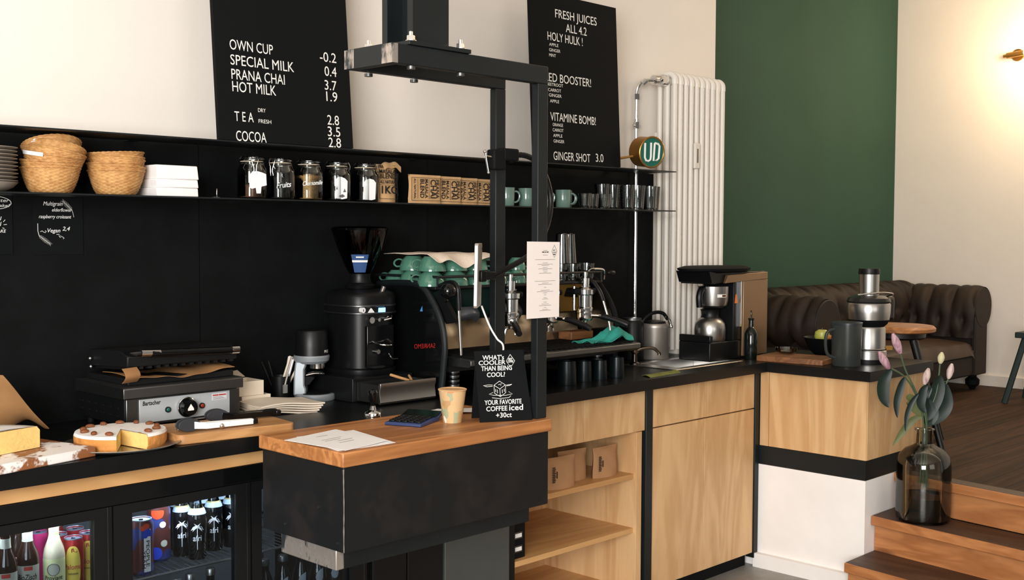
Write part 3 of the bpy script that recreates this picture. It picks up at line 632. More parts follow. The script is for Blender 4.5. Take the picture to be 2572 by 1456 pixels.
# ---------------------------------------------------------------- mugs and glasses
GM = 'sage green mugs on the lower shelf'
def mug(label, loc, rz):
    t = thing('mug', label, 'mug', (0, 0, 0), group=GM, world=False)
    G().lathe([(0, 0), (.031, 0), (.034, .004), (.0355, .04), (.0365, .08), (.0372, .083), (.0345, .083), (.033, .078), (.031, .008), (0, .006)], n=32).out('cup', m_sage, t)
    G().tube(smooth([(.0345, 0, .066), (.048, 0, .066), (.0585, 0, .054), (.058, 0, .036), (.049, 0, .022), (.0345, 0, .018)], 5), .0042, 8).out('handle', m_sage, t)
    t.location = loc; t.rotation_euler = (0, 0, rz); return t
m0 = mug('first sage mug from the left, cut by the left frame post', (3.625, 3.575, 1.8005), -.55)
for x, y, lab in ((3.742, 3.565, 'second sage mug from the left, standing between the two frame posts'), (3.862, 3.58, 'third sage mug from the left, mostly hidden behind the right frame post'), (3.985, 3.56, 'fourth sage mug from the left, just right of the frame posts'), (4.062, 3.62, 'last sage mug, peeking out behind the fourth one')):
    dup(m0, (x, y, 1.8005), lab, rz=-.55)
GT, GS = 'tall glasses at the shelf end', 'small tumblers on the lower shelf'
def glass(name, label, loc, r0, r1, h, group):
    t = G().lathe([(0, 0), (r0*.9, 0), (r0, .003), (r1, h), (r1-.0018, h), (r0-.003, .012), (r0*.6, .009), (0, .01)], loc, 28).out(name, m_glass); return tag(t, label, 'glass', group)
for x, y, lab in ((4.105, 3.53, 'first small tumbler, beside the sage mugs'), (4.185, 3.55, 'second small tumbler on the shelf'), (4.255, 3.535, 'third small tumbler, in front of the first tall glass'), (4.22, 3.63, 'small tumbler behind the others')): glass('tumbler', lab, (x, y, 1.8005), .027, .033, .07, GS)
for x, y, lab in ((4.315, 3.6, 'first tall glass from the left'), (4.41, 3.61, 'second tall glass from the left'), (4.475, 3.57, 'third tall glass from the left'), (4.565, 3.575, 'third tall glass from the shelf end'), (4.655, 3.57, 'second tall glass from the shelf end'), (4.722, 3.6, 'last tall glass at the right shelf end')): glass('tall_glass', lab+' on the lower shelf', (x, y, 1.8005), .03, .038, .122, GT)

# ---------------------------------------------------------------- radiator, pipe, brass sign
R = thing('radiator', 'tall white column radiator standing on the wall between the menu and the green wall', 'radiator', (5.13, 3.66, CT))
z0, z1 = 1.07, 2.515
for i in range(10):
    x = 4.907+.0487*i; g = G()
    for y in (3.605, 3.652, 3.7): g.tube([(x, y, z0), (x, y, z1-.03)], .0145, 12)
    g.tube(smooth([(x, 3.605, z1-.05), (x, 3.607, z1-.018), (x, 3.625, z1), (x, 3.652, z1+.003), (x, 3.68, z1), (x, 3.698, z1-.018), (x, 3.7, z1-.05)], 4), .0165, 10)
    g.out('section', m_whitepaint, R)
G().cyl((4.885, 3.652, z1-.03), (5.375, 3.652, z1-.03), .02, n=14).cyl((4.885, 3.652, z0+.02), (5.375, 3.652, z0+.02), .02, n=14).box(4.95, 4.97, 3.6, 3.7, CT, z0+.01).box(5.3, 5.32, 3.6, 3.7, CT, z0+.01).out('header', m_whitepaint, R)
G().box(4.93, 4.95, 3.71, 3.749, 2.2, 2.22).out('wall_bracket', m_whitepaint, R)
h = thing('heat_meter', 'small cream heat cost meter clipped to the radiator front', 'meter', (5.077, 3.58, 2.03))
G().box(5.052, 5.094, 3.572, 3.588, 2.03, 2.165).out('meter_case', m_whitepaint, h, bevel=.004); G().box(5.067, 5.079, 3.571, 3.573, 2.06, 2.135).out('display', M('meter_window', (96, 92, 86), .3), h)
v = thing('heating_pipe', 'chrome heating pipe with a valve rising to the top of the radiator', 'pipe', (4.722, 3.712, CT))
G().tube(smooth([(4.722, 3.712, CT+.0005), (4.722, 3.712, 1.8), (4.722, 3.712, 2.24), (4.722, 3.712, 2.36), (4.722, 3.712, 2.41), (4.73, 3.705, 2.45), (4.752, 3.69, 2.474), (4.78, 3.67, 2.478), (4.83, 3.655, 2.482), (4.872, 3.652, 2.485)], 5), .0085, 10).out('pipe', m_chrome, v)
G().cyl((4.722, 3.712, 2.225), (4.722, 3.712, 2.26), .018, n=6).cyl((4.695, 3.712, 2.242), (4.75, 3.712, 2.242), .007, n=10).cyl((4.722, 3.712, 2.262), (4.722, 3.712, 2.275), .013).out('compression_joint', m_chrome, v)
G().cyl((4.722, 3.712, 2.375), (4.722, 3.712, 2.405), .014, n=8).cyl((4.738, 3.69, 2.455), (4.757, 3.68, 2.474), .015, n=8).out('elbow_nut', m_chrome, v)
G().cyl((4.795, 3.66, 2.479), (4.86, 3.654, 2.484), .026, n=20).cyl((4.86, 3.654, 2.484), (4.886, 3.652, 2.485), .031, n=20).cyl((4.845, 3.62, 2.484), (4.845, 3.65, 2.484), .02, n=8).out('valve', m_chrome, v)
# round brass lamp sign on an arm
cD = Vector((4.445, 3.4, 2.075)); ax = Vector((-.25, -.96, -.1)).normalized(); r = .073
s = thing('round_sign', 'round brass drum sign with pale UD letters on green, on a black arm', 'sign', (4.33, 3.55, 2.0))
e1 = ax.cross(Vector((0, 0, 1))).normalized()*-1; e2 = e1.cross(ax).normalized()
if e2.z < 0: e2 = -e2
if e1.x < 0: e1 = -e1
m_brass = M('aged_brass', (176, 132, 72), .35, .9, var=.15)
G().cyl(cD-ax*.0, cD-ax*.085, r, n=48).out('drum', m_brass, s)
G().tube([cD+e1*r*cos(a*pi/24)+e2*r*sin(a*pi/24)+ax*.002 for a in range(48)], .005, 8, closed=True).out('bezel', m_brass, s)
G().cyl(cD+ax*.0005, cD+ax*.003, r*.955, n=48).out('face', M('sign_green', (30, 98, 84), .35), s)
def ud(g, lines):
    for pts in lines: g.tube([cD+e1*a+e2*b+ax*.0045 for a, b in pts], .0052, 8)
g = G(); ud(g, [[(-.046, .043), (-.042, -.026), (-.034, -.04), (-.02, -.043), (-.008, -.036), (-.006, -.02), (-.01, .046)]]); g.out('letter', m_letter, s)
g = G(); ud(g, [[(.012, .045), (.012, -.04), (.03, -.038), (.042, -.028), (.043, .03), (.034, .041), (.012, .045)]]); g.out('letter', m_letter, s)
G().tube([cD-ax*.05-e1*.05-e2*.02, (4.3, 3.56, 2.036)], .006, 8).out('arm', m_brass, s)
G().sph((4.295, 3.56, 2.04), .032, (1, 1, 1.15)).cyl((4.295, 3.56, 1.9995), (4.295, 3.56, 2.02), .03).out('pivot_base', m_black, s)
m_cream = M('cream_card', (226, 212, 192), .85)
# ---------------------------------------------------------------- left of the worktop: cakes, boards, grill
def rot2(c, a): return Matrix.Translation(Vector(c)) @ Matrix.Rotation(a, 4, 'Z')
def rrect(hx, hy, r, n=5):
    P = []
    for cx, cy, a in ((hx-r, hy-r, 0), (-hx+r, hy-r, pi/2), (-hx+r, -hy+r, pi), (hx-r, -hy+r, 1.5*pi)):
        for i in range(n+1): P.append((cx+r*cos(a+pi/2*i/n), cy+r*sin(a+pi/2*i/n)))
    return P
m_sugarboard = patch('sugar_dusted_board', (142, 88, 52), (236, 230, 226), 5, .545, .58, .5, .9, detail=9, stretch=(1, 1, 1))
o = G().tf(rot2((1.225, 3.185, 0), radians(13))).poly([(-.5, -.15), (.225, -.15), (.225, .15), (-.5, .15)], CT+.0005, CT+.028).out('serving_board', m_sugarboard, bevel=.003); tag(o, 'wooden board dusted with icing sugar under the cut sponge cake', 'board')
m_sponge = M('yellow_sponge', (232, 198, 122), .9, var=.08, scale=90, bump=.12, bscale=200); m_crust = M('baked_crust', (196, 132, 66), .85, var=.2, scale=30, bump=.4, bscale=60)
m_sugar = patch('icing_sugar', (240, 236, 232), (206, 176, 140), 14, .56, .8, .95)
t = thing('sponge_cake', 'half of a tall yellow sponge cake dusted with icing sugar at the left edge', 'cake', (1.17, 3.15, CT+.0285))
rm = rot2((1.172, 3.128, CT+.0285), radians(18)); R = .2
g = G().tf(rm); g.lathe([(0, 0), (R*.975, 0), (R, .01), (R*.995, .05), (R*.95, .0605), (0, .063)], n=40, a0=0, a1=pi); g.out('crust', m_crust, t)
g = G().tf(rm); g.poly([(-R*.985, .001), (R*.985, .001), (R*.99, .05), (R*.94, .061), (0, .0635), (-R*.94, .061), (-R*.99, .05)], -.0015, .003, 'xz').out('crumb', m_sponge, t)
g = G().tf(rm); g.lathe([(R*.97, .0575), (R*.94, .0615), (R*.5, .0645), (0, .0655)], n=40, a0=0, a1=pi); g.lathe([(R*.96, .0605), (R*.5, .0665), (0, .0675)], n=40, a0=0, a1=pi).out('sugar_top', m_sugar, t)
# almond cake with a missing wedge, on a dark plate
o = G().lathe([(0, 0), (.1, 0), (.15, .006), (.17, .014), (.168, .016), (.148, .009), (.1, .004), (0, .004)], (1.598, 3.175, CT+.0005), 56).out('cake_plate', m_steel); tag(o, 'thin grey metal plate under the sugared nut cake', 'plate')
t = thing('nut_cake', 'round sugared cake topped with nuts, one wedge missing, on a metal plate', 'cake', (1.598, 3.18, CT+.0055))
c = (1.598, 3.18, CT+.0056); R = .131; a0 = radians(-82); a1 = radians(238)
for nm, prof, mt in (('crust', [(0, 0), (R*.95, 0), (R, .012), (R*1.005, .036), (R*.97, .045), (0, .0455)], m_crust), ('sugar_top', [(R*1.0, .0375), (R*.975, .0455), (R*.7, .0475), (0, .0478), (0, .0465), (R*.95, .0445)], m_sugar)):
    g = G(); g.lathe(prof, c, 60, a0, a1); g.out(nm, mt, t)
g = G()
for a in (a0, a1):
    d = Vector((cos(a), sin(a), 0)); e = Vector((-sin(a), cos(a), 0))*(-.0006 if a == a0 else .0006)
    P = [(.0, .001), (R*.95, .001), (R*.99, .012), (R*.99, .036), (R*.95, .0445), (0, .045)]
    A = [g.v(Vector(c)+d*p+e+Vector((0, 0, z))) for p, z in P]; B = [g.v(Vector(c)+d*p-e*2+Vector((0, 0, z))) for p, z in P]
    g.f(A); g.f(B[::-1])
    for i in range(len(P)): j = (i+1) % len(P); g.f([A[i], A[j], B[j], B[i]])
g.out('crumb', m_sponge, t)
m_nut = M('roasted_nut', (122, 70, 40), .5, var=.2, scale=60)
for i in range(12):
    a = a0+radians(12)+(a1-a0-radians(24))*i/11; q = Vector(c)+Vector((cos(a)*R*.8, sin(a)*R*.8, .051))
    g = G().tf(Matrix.Translation(q) @ Matrix.Rotation(a+.6*(i % 3), 4, 'Z')); g.sph((0, 0, 0), .0105, (1.3, .85, .6), 12, 8).out('nut', m_nut, t)
# cutting board with tongs
o = G().tf(rot2((1.935, 3.165, 0), radians(-7))).poly(rrect(.195, .115, .022), CT+.0005, CT+.03).out('cutting_board', m_board, bevel=.003); tag(o, 'rounded oak cutting board under the two pairs of tongs', 'cutting board')
zb = CT+.0305
def tongs(name, loc, rz, L, mh, mt, label, hj=.02):
    t = thing(name, label, 'tongs', loc, rz, world=False)
    for s in (-1, 1):
        g = G(); P = []
        for i in range(22):
            q = 2*pi*i/22; k = 1+(.07*sin(q*11) if cos(q) < .3 else 0); P.append((-L/2+.036+.036*cos(q)*k, hj+.0015+hj*sin(q)*k))
        g.poly(P, s*.012-.0022, s*.012+.0022, 'xz').out('jaw', mt, t, bevel=.0015)
        G().raw([(x, y+s*o, z) for x, o, zc, hh in ((-L/2+.05, .012, hj, .011), (-L/2+.09, .013, .014, .009), (L/2, .004, .011, .0085)) for y in (-.003, .003) for z in (zc-hh, zc+hh)],
            [(0, 1, 3, 2), (0, 4, 5, 1), (4, 8, 9, 5), (2, 3, 7, 6), (6, 7, 11, 10), (1, 5, 7, 3), (5, 9, 11, 7), (0, 2, 6, 4), (4, 6, 10, 8), (8, 10, 11, 9)]).out('arm', mh, t, bevel=.001)
    G().box(L/2-.002, L/2+.016, -.008, .008, .002, .02).out('hinge', m_gloss, t, bevel=.003); return t
m_whiteplastic = M('white_plastic', (236, 234, 232), .35)
m_graph = M('graphite_nylon', (44, 46, 50), .5)
tongs('serving_tongs', (1.868, 3.10, zb+.001), radians(-6), .25, m_whiteplastic, m_graph, 'tongs with white handles and grey heads in front on the cutting board')
tongs('kitchen_tongs', (2.02, 3.195, zb+.001), radians(-10), .24, m_gloss, m_graph, 'tongs with dark scalloped heads and black handles at the back of the board')
k = thing('small_scoop', 'small metal sugar tongs at the left of the cutting board', 'tongs', (1.835, 3.115, zb), radians(-30), world=False)
for s in (-1, 1): G().tube(smooth([(-.06, .012*s, .006), (-.02, .009*s, .008), (.02, .007*s, .009), (.05, .003*s, .01)], 4), .0035, 8).sph((-.066, .013*s, .006), .011, (1.4, .8, .4)).out('arm', m_steel, k)
G().sph((.054, 0, .0095), .009).out('hinge', m_chrome, k)

# panini grill
gr = thing('panini_grill', 'stainless contact grill with a black ribbed lid and a round black knob', 'grill', (1.92, 3.53, CT))
m_galvp = M('grill_front', (186, 190, 192), .4, .25, var=.04)
G().box(1.722, 2.138, 3.4, 3.70, 1.062, 1.152).out('body', m_black, gr, bevel=.004)
g = G(); g.box(1.722, 2.136, 3.388, 3.4, 1.06, 1.15).out('front_panel', m_darksteel, gr, bevel=.003)
G().box(1.765, 2.094, 3.3835, 3.388, 1.069, 1.145).out('control_plate', m_galvp, gr, bevel=.001)
G().poly([(3.36, 1.154), (3.36, 1.186), (3.366, 1.1905), (3.7, 1.1905), (3.7, 1.1525), (3.37, 1.1525)], 1.70, 2.133, 'yz').out('grease_tray', m_darksteel, gr, bevel=.002)
kn = G(); kn.cyl((1.929, 3.3835, 1.106), (1.929, 3.372, 1.106), .031, n=40).cyl((1.929, 3.372, 1.106), (1.929, 3.352, 1.106), .0295, .0255, 40); kn = kn.out('knob', m_gloss, gr)
G().tube([(1.929+.0315*cos(a*pi/20), 3.376, 1.106+.0315*sin(a*pi/20)) for a in range(40)], .0022, 6, closed=True).out('knob_ring', m_chrome, kn)
G().raw([(1.929+a, 3.3512, 1.106+b) for a, b in ((0, .013), (.011, -.003), (.011, -.009), (-.011, -.009), (-.011, -.003))], [(0, 1, 2, 3, 4)]).out('pointer', m_letter, kn)
for x, cc, nm in ((1.863, (34, 92, 84), 'green_lamp'), (1.987, (150, 46, 34), 'red_lamp')):
    q = G().cyl((x, 3.3835, 1.104), (x, 3.378, 1.104), .0095, n=20).out('indicator', m_black, gr); G().sph((x, 3.378, 1.104), .0068, (1, .5, 1)).out('lens', M(nm, cc, .2), q)
G().text('Bartscher', lambda x, y, d: (1.775+x, 3.3832-d, 1.125+y), .0195, .82, 'LEFT', .1, .02, .0004).out('lettering', m_blackink, gr)
q = G().box(2.026, 2.082, 3.3826, 3.3836, 1.117, 1.14).out('sticker', M('sticker_grey', (205, 204, 206), .6), gr)
G().box(2.029, 2.05, 3.3822, 3.3826, 1.1315, 1.1355).box(2.0515, 2.079, 3.3822, 3.3826, 1.1315, 1.1355).out('sticker_print', M('sticker_red', (176, 44, 36), .6), q)
g = G()
for i in range(3): g.box(2.03, 2.078-.006*i, 3.3822, 3.3826, 1.1195+.0035*i, 1.1205+.0035*i)
g.out('sticker_print', m_ink, q)
m_cast = M('cast_iron', (16, 17, 18), .5, spec=.35)
G().box(1.735, 2.12, 3.40, 3.68, 1.1905, 1.212).out('lower_plate', m_cast, gr, bevel=.003)
g = G(); RM = Matrix.Translation((1.928, 3.68, 1.235)) @ Matrix.Rotation(radians(-3), 4, 'X'); g.tf(RM)
g.poly([(-.29, .0), (-.295, .035), (-.25, .052), (-.03, .056), (0, .04), (0, 0)], -.2, .2, 'yz')
lid = g.out('lid', m_cast, gr, bevel=.004)
g = G().tf(RM)
for i in range(13): g.box(-.186+.03*i, -.172+.03*i, -.285, -.005, -.008, 0)
g.out('rib', m_cast, lid)
hd = G().tube(smooth([(1.738, 3.66, 1.25), (1.738, 3.5, 1.28), (1.74, 3.4, 1.292), (1.775, 3.372, 1.296)], 5), .009, 10).tube(smooth([(2.125, 3.66, 1.25), (2.125, 3.5, 1.275), (2.124, 3.4, 1.284), (2.118, 3.375, 1.286)], 5), .009, 10).tube([(1.80, 3.37, 1.293), (2.1, 3.37, 1.283)], .0125, 14).out('lid_handle', m_gloss, gr)
G().tube([(1.765, 3.371, 1.296), (1.83, 3.3695, 1.293)], .0118, 16).out('chrome_sleeve', m_chrome, hd); G().tube([(2.092, 3.37, 1.284), (2.121, 3.372, 1.2835)], .014, 16).out('chrome_sleeve', m_chrome, hd)
for z0, z1, x in ((1.205, 1.232, 1.7325), (1.255, 1.268, 1.7325)): G().cyl((x, 3.395, z0), (x, 3.395, z1), .004, n=10).out('hinge_pin', m_chrome, gr)
for x, y, z in ((1.7205, 3.63, 1.262), (1.7205, 3.625, 1.235)): G().sph((x, y, z), .007).out('side_screw', m_chrome, gr)
for i in range(6): G().box(1.7212, 1.7225, 3.44+.05*i, 3.465+.05*i, 1.09, 1.093).box(1.7212, 1.7225, 3.44+.05*i, 3.465+.05*i, 1.115, 1.118).out('vent_slot', m_darksteel, gr)
for x in (1.74, 2.12):
    for y in (3.42, 3.67): G().cyl((x, y, CT+.0005), (x, y, 1.062), .012, n=12).out('foot', m_matte, gr)
def bp(u, v):
    x = 1.735+.37*u; z = 1.222-.012*sin(pi*u)+.016*u*u+.002*sin(23*u)
    return (x, 3.372+.2*v-.006*sin(7*u), z+.004*sin(9*u+3*v)-.012*(1-v)**3*(.5+.5*sin(3+5*u)))
o = G().grid(bp, 26, 6, .0012); o.grid(lambda u, v: (1.70+.06*v+.0*u, 3.37+.02*v-.024*sin(pi*u), 1.205+.045*u), 8, 6, .0012)
o = o.out('baking_paper', m_baking); tag(o, 'crumpled brown baking paper sticking out between the grill plates', 'paper')
# brown paper at the left edge
def bpap(u, v):
    x = 1.30+.2*u; top = 1.25-.16*max(0, u-.35)/.65-.02*u; return (x+.01*v, 3.56-.07*v+.02*sin(3*u+2*v), (CT+.012)*(1-v)+v*top-.0+.035*u*(1-v)+.006*sin(8*u+5*v))
o = G().grid(bpap, 14, 12, .0015).out('brown_paper_bag', m_baking); tag(o, 'slanting brown paper bag standing behind the sponge cake at the left edge', 'bag')
# cartons, brush pot, napkins
def open_carton(name, x0, x1, y0, y1, z0, z1, fl, label):
    t = thing(name, label, 'box', ((x0+x1)/2, (y0+y1)/2, z0)); w = .004; g = G()
    g.box(x0, x1, y0, y1, z0, z0+w).box(x0, x0+w, y0, y1, z0+w, z1).box(x1-w, x1, y0, y1, z0+w, z1).box(x0+w, x1-w, y0, y0+w, z0+w, z1).box(x0+w, x1-w, y1-w, y1, z0+w, z1); g.out('tray', m_cream, t)
    g = G(); g.raw([(x0, y1, z1), (x1-.01, y1-.005, z1+.004), (x1-.04, y1+.0, z1+fl), (x0-.01, y1-.03, z1+fl*.9)], [(0, 1, 2, 3), (3, 2, 1, 0)])
    if fl: g.out('flap', m_cream, t)
    return t

open_carton('paper_carton', 2.222, 2.342, 3.51, 3.63, CT+.0005, 1.096, 0, 'open cream card box below, right of the grill')
open_carton('paper_carton', 2.205, 2.316, 3.515, 3.625, 1.0965, 1.148, .03, 'cream card box with a raised flap, stacked on the lower one by the grill')
t = thing('utensil_pot', 'black pot of white paper straws and brushes behind the napkins', 'pot', (2.49, 3.665, CT+.0005))
G().lathe([(0, 0), (.034, 0), (.038, .09), (.036, .09), (.033, .004), (0, .004)], (2.49, 3.665, CT+.0005), 28).out('pot', m_plastic, t)
for i, (dx, dy, l) in enumerate(((.055, -.01, .165), (.066, .0, .16), (.078, .006, .155), (.048, .014, .16), (.09, -.004, .15), (.04, -.012, .15))):
    a = (2.485+.006*i-.012, 3.66+.003*(i % 3), CT+.01); G().tube([a, (a[0]+dx*.95, a[1]+dy, CT+l)], .0042, 8).out('straw', m_paper if i % 2 else m_cream, t)
for i in range(2): G().tube([(2.475+.008*i, 3.67, CT+.01), (2.415+.03*i, 3.68, CT+.15)], .004, 8).out('brush_handle', m_plastic, t)
G().box(2.468, 2.488, 3.615, 3.62, CT+.03, CT+.062).tube([(2.478, 3.618, CT+.06), (2.5, 3.63, CT+.1)], .004, 8).out('pastry_brush', m_galv, t)
GN = 'folded napkins in the stack beside the grill'
for i in range(5):
    rm = rot2((2.31+.004*i, 3.43-.004*i, CT+.002+.0075*i), radians(-16+2.5*i)); g = G().tf(rm)
    g.grid(lambda u, v: (-.125+.25*u, -.085+.17*v, .0055+.004*sin(6*u+i)*sin(3*v)+.006*sin(5*u)), 16, 8, .005)
    o = g.out('napkin', m_cream); tag(o, ['lowest napkin of the cream stack beside the grill', 'second napkin from the bottom of the cream stack', 'middle napkin of the cream stack', 'second napkin from the top of the cream stack', 'wrinkled top napkin of the cream stack beside the grill'][i], 'napkin', GN)
# knife behind the board
k = thing('bread_knife', 'black-handled knife lying at the back right of the cutting board', 'knife', (2.06, 3.215, zb+.004), radians(-9), world=False)
G().tf(Matrix.Translation((0, 0, .002))).poly([(-.02, -.009), (.085, -.011), (.1, -.006), (.1, .006), (.085, .011), (-.02, .009)], 0, .016).out('handle', m_gloss, k, bevel=.004)
G().poly([(-.2, -.002), (-.02, -.009), (-.02, .009), (-.17, .012)], .008, .0095).out('blade', m_steel, k)

# ---------------------------------------------------------------- things on the till counter
ZB = 1.0567
for i, (pts, lab) in enumerate((([(1.972, 2.62), (2.17, 2.6), (2.215, 2.86), (2.02, 2.89)], 'lower white paper sheet at the left end of the till counter'), ([(1.985, 2.60), (2.165, 2.63), (2.18, 2.905), (1.955, 2.86)], 'upper white paper sheet with faint print at the left end of the till counter'))):
    def fn(u, v):
        a, b, c, d = [Vector(p) for p in pts]; q = a*(1-u)*(1-v)+b*u*(1-v)+c*u*v+d*(1-u)*v; return (q.x, q.y, ZB+.0012+.0022*i+(.004*max(0, u-.7) if i == 0 else .003*u*u*(1-v)))
    t = thing('paper_sheet', lab, 'paper', (2.08, 2.74, ZB), group='white paper sheets on the till counter'); G().grid(fn, 10, 10, .0008).out('sheet', m_paper, t)
    if i:
        for j, (u0, v0, ln) in enumerate(((.42, .82, .2), (.3, .62, .38), (.28, .55, .3), (.42, .45, .3), (.35, .36, .3))):
            g = G(); q0 = Vector(fn(u0, v0))+Vector((0, 0, .0006)); q1 = Vector(fn(u0+ln, v0-.02))+Vector((0, 0, .0006)); e = Vector((.0008, .0028, 0)); g.raw([q0-e, q1-e, q1+e, q0+e], [(0, 1, 2, 3)]); g.out('print', M('faint_ink', (196, 190, 190), .9) if j == 0 else bpy.data.materials['faint_ink'], t)
# calculator
t = thing('calculator', 'blue and black desk calculator lying on the till counter', 'calculator', (2.452, 2.845, ZB), radians(24), world=False); t.scale = (1.12, 1.12, 1.25)
m_blue = M('calculator_blue', (44, 58, 98), .4)
G().poly([(-.072, 0), (.05, 0), (.078, .016), (.08, .021), (.048, .0125), (-.07, .009), (-.076, .004)], -.058, .058, 'xz').out('case', m_blue, t, bevel=.003)
G().poly([(.03, .0135), (.079, .0235), (.08, .0225), (.03, .0125)], -.055, .055, 'xz').out('display', m_gloss, t)
for i in range(5):
    for j in range(5): G().tf(Matrix.Translation((-.056+.0185*i, -.041+.0205*j, .0095+.0006*i))).poly(rrect(.0072, .0082, .002, 2), 0, .0045).out('key', m_plastic, t, bevel=.001)
# receipts and saucer behind the cup
for i, (x, y, a, w, h) in enumerate(((2.62, 2.93, 14, .16, .08), (2.71, 2.9, -35, .15, .09))):
    o = G().tf(rot2((x, y, ZB+.0005+.002*i), radians(a))).grid(lambda u, v: ((u-.5)*w, (v-.5)*h, .001+.018*max(0, u-.6)**2+.004*sin(3*u)), 10, 4, .0006).out('receipt', m_paper)
    tag(o, ['white paper slip lying left of the coffee cup', 'curled white paper slip lying between the coffee cup and the chalk board'][i], 'paper', 'paper slips behind the coffee cup')
# paper cup with triangles
def cupmat():
    m, nt, b = nodes_of('patterned_paper_cup'); L = nt.links.new; N = nt.nodes.new; tcn = N('ShaderNodeTexCoord'); mp = N('ShaderNodeMapping'); mp.inputs['Scale'].default_value = (1, 1, .75); L(tcn.outputs['Object'], mp.inputs[0])
    v = N('ShaderNodeTexVoronoi'); v.distance = 'MANHATTAN'; v.inputs['Scale'].default_value = 36; v.inputs['Randomness'].default_value = .75; L(mp.outputs[0], v.inputs['Vector'])
    s = N('ShaderNodeSeparateXYZ'); L(v.outputs['Color'], s.inputs[0]); r = N('ShaderNodeValToRGB'); r.color_ramp.interpolation = 'CONSTANT'; e = r.color_ramp.elements
    cols = [(206, 170, 122), (186, 146, 100), (238, 228, 214), (160, 164, 130), (204, 140, 92), (206, 172, 126), (92, 92, 90), (196, 160, 112)]
    e[0].position = 0; e[0].color = lin(cols[0]); e[1].position = .14; e[1].color = lin(cols[1])
    for i, c in enumerate(cols[2:]): q = e.new(.3+.11*i); q.color = lin(c)
    L(s.outputs[0], r.inputs[0]); L(r.outputs[0], b.inputs['Base Color']); b.inputs['Roughness'].default_value = .6; return m
t = thing('paper_cup', 'brown paper coffee cup with triangle pattern on the till counter', 'cup', (2.552, 2.765, ZB), world=False)
G().lathe([(0, .003), (.029, .003), (.0295, 0), (.031, 0), (.0455, .108), (.0448, .108), (.03, .0045), (0, .0045)], n=40).out('cup_wall', cupmat(), t); G().lathe([(.0446, .108), (.0437, .108), (.029, .008), (0, .008), (0, .005), (.0296, .005)], n=40).out('cup_lining', m_kraft, t)
G().tube([(.0458*cos(a*pi/20), .0458*sin(a*pi/20), .1085) for a in range(40)], .0024, 8, closed=True).out('rim', m_kraft, t)
# A-board chalk sign
t = thing('tabletop_sign', 'small standing chalk board about iced coffee on the till counter', 'sign', (2.69, 2.66, ZB))
A = Vector((2.607, 2.69, ZB)); B = Vector((2.772, 2.608, ZB)); ex = (B-A).normalized(); nn = Vector((ex.y, -ex.x, 0)); W = (B-A).length; H = .236; ln = .19
nn = nn if nn.y < 0 else -nn
up = (Vector((0, 0, 1))*cos(ln)-nn*sin(ln)).normalized(); nf = nn*cos(ln)+Vector((0, 0, 1))*sin(ln)
PB = lambda x, z, d=0.: A+ex*(x*(1-.0*z))+up*z+nf*d
WT = W*.93
g = G(); Q = [PB(0, 0, 0), PB(W, 0, 0), PB(WT-.006, H, 0), PB(-.008, H, 0)]; g.raw(Q+[q-nf*.004 for q in Q], [(0, 1, 2, 3), (7, 6, 5, 4), (1, 0, 4, 5), (2, 1, 5, 6), (3, 2, 6, 7), (0, 3, 7, 4)]); g.out('front_board', m_felt, t)
up2 = (Vector((0, 0, 1))*cos(ln)+nn*sin(ln)).normalized(); base2 = A-nn*(2*H*sin(ln)+.004)
g = G(); Q = [base2, base2+ex*W, base2+ex*WT+up2*H, base2+up2*H]; g.raw(Q+[q-nn*.004 for q in Q], [(0, 1, 2, 3), (7, 6, 5, 4), (1, 0, 4, 5), (2, 1, 5, 6), (3, 2, 6, 7), (0, 3, 7, 4)]); g.out('back_board', m_felt, t)
for txt, xc, z, h, wd in (("WHAT's", .058, .206, .017, .075), ('COOLER', .052, .1895, .016, .094), ('THAN BEING', .068, .17, .017, .108), ('COOL?', .064, .149, .0165, .064), ('YOUR FAVORITE', .084, .057, .017, .13), ('COFFEE', .06, .036, .017, .074), ('iced', .128, .0355, .021, .05), ('+30ct', .083, .0135, .0175, .055)):
    V = letters(txt, 'CENTER', .05, .012, 1.)[0]; w = max(p[0] for p in V)-min(p[0] for p in V); sz = h*1.3
    G().text(txt, lambda x, y, d: PB(xc+x, z+y, .0006+d), sz, wd/(w*sz), 'CENTER', .05, .012, .0004).out('chalk_lettering', m_chalk, t)
g = G()
def st(*L):
    for pts in L: g.tube([PB(x, z, .0012) for x, z in pts], .0009, 5)
hx = [(.075+.023*cos(radians(90+60*i)), .108+.026*sin(radians(90+60*i))) for i in range(6)]
st(hx+[hx[0]], [(.075, .108), hx[1]], [(.075, .108), hx[5]], [(.075, .108), hx[3]], [(.07, .122), (.082, .125), (.078, .118)], [(.06, .098), (.06, .108)], [(.066, .094), (.066, .106)], [(.083, .094), (.083, .106)], [(.09, .098), (.09, .108)])
g.out('chalk_ice_cube', m_chalk, t)
g = G(); st([(.05, .118), (.03, .117), (.018, .121), (.035, .123), (.05, .122)], [(.098, .12), (.118, .122), (.11, .118), (.098, .117)]); st([(.05, .097), (.036, .092), (.05, .088), (.095, .086), (.118, .09), (.105, .098)], [(.046, .08), (.07, .076), (.105, .078), (.112, .084)]); g.out('chalk_puddle', m_chalk, t)
g = G(); st([(.118, .222), (.133, .2), (.118, .178), (.103, .2), (.118, .222)]); g.out('logo_diamond', m_chalk, t)
for i, (txt, z) in enumerate((('BEST', .206), ('COFFEE', .198), ('', .192))):
    V = letters(txt or 'I', 'CENTER', 0., .02, 1.)[0]; w = max(p[0] for p in V)-min(p[0] for p in V); h = (.0085, .0085, .004)[i]; wd = (.014, .02, .008)[i]
    if txt: G().text(txt, lambda x, y, d: PB(.118+x, z+y-.003, .0006+d), h*1.2, wd/(w*h*1.2), 'CENTER', 0., .02, .0003).out('logo_lettering', m_chalk, t)
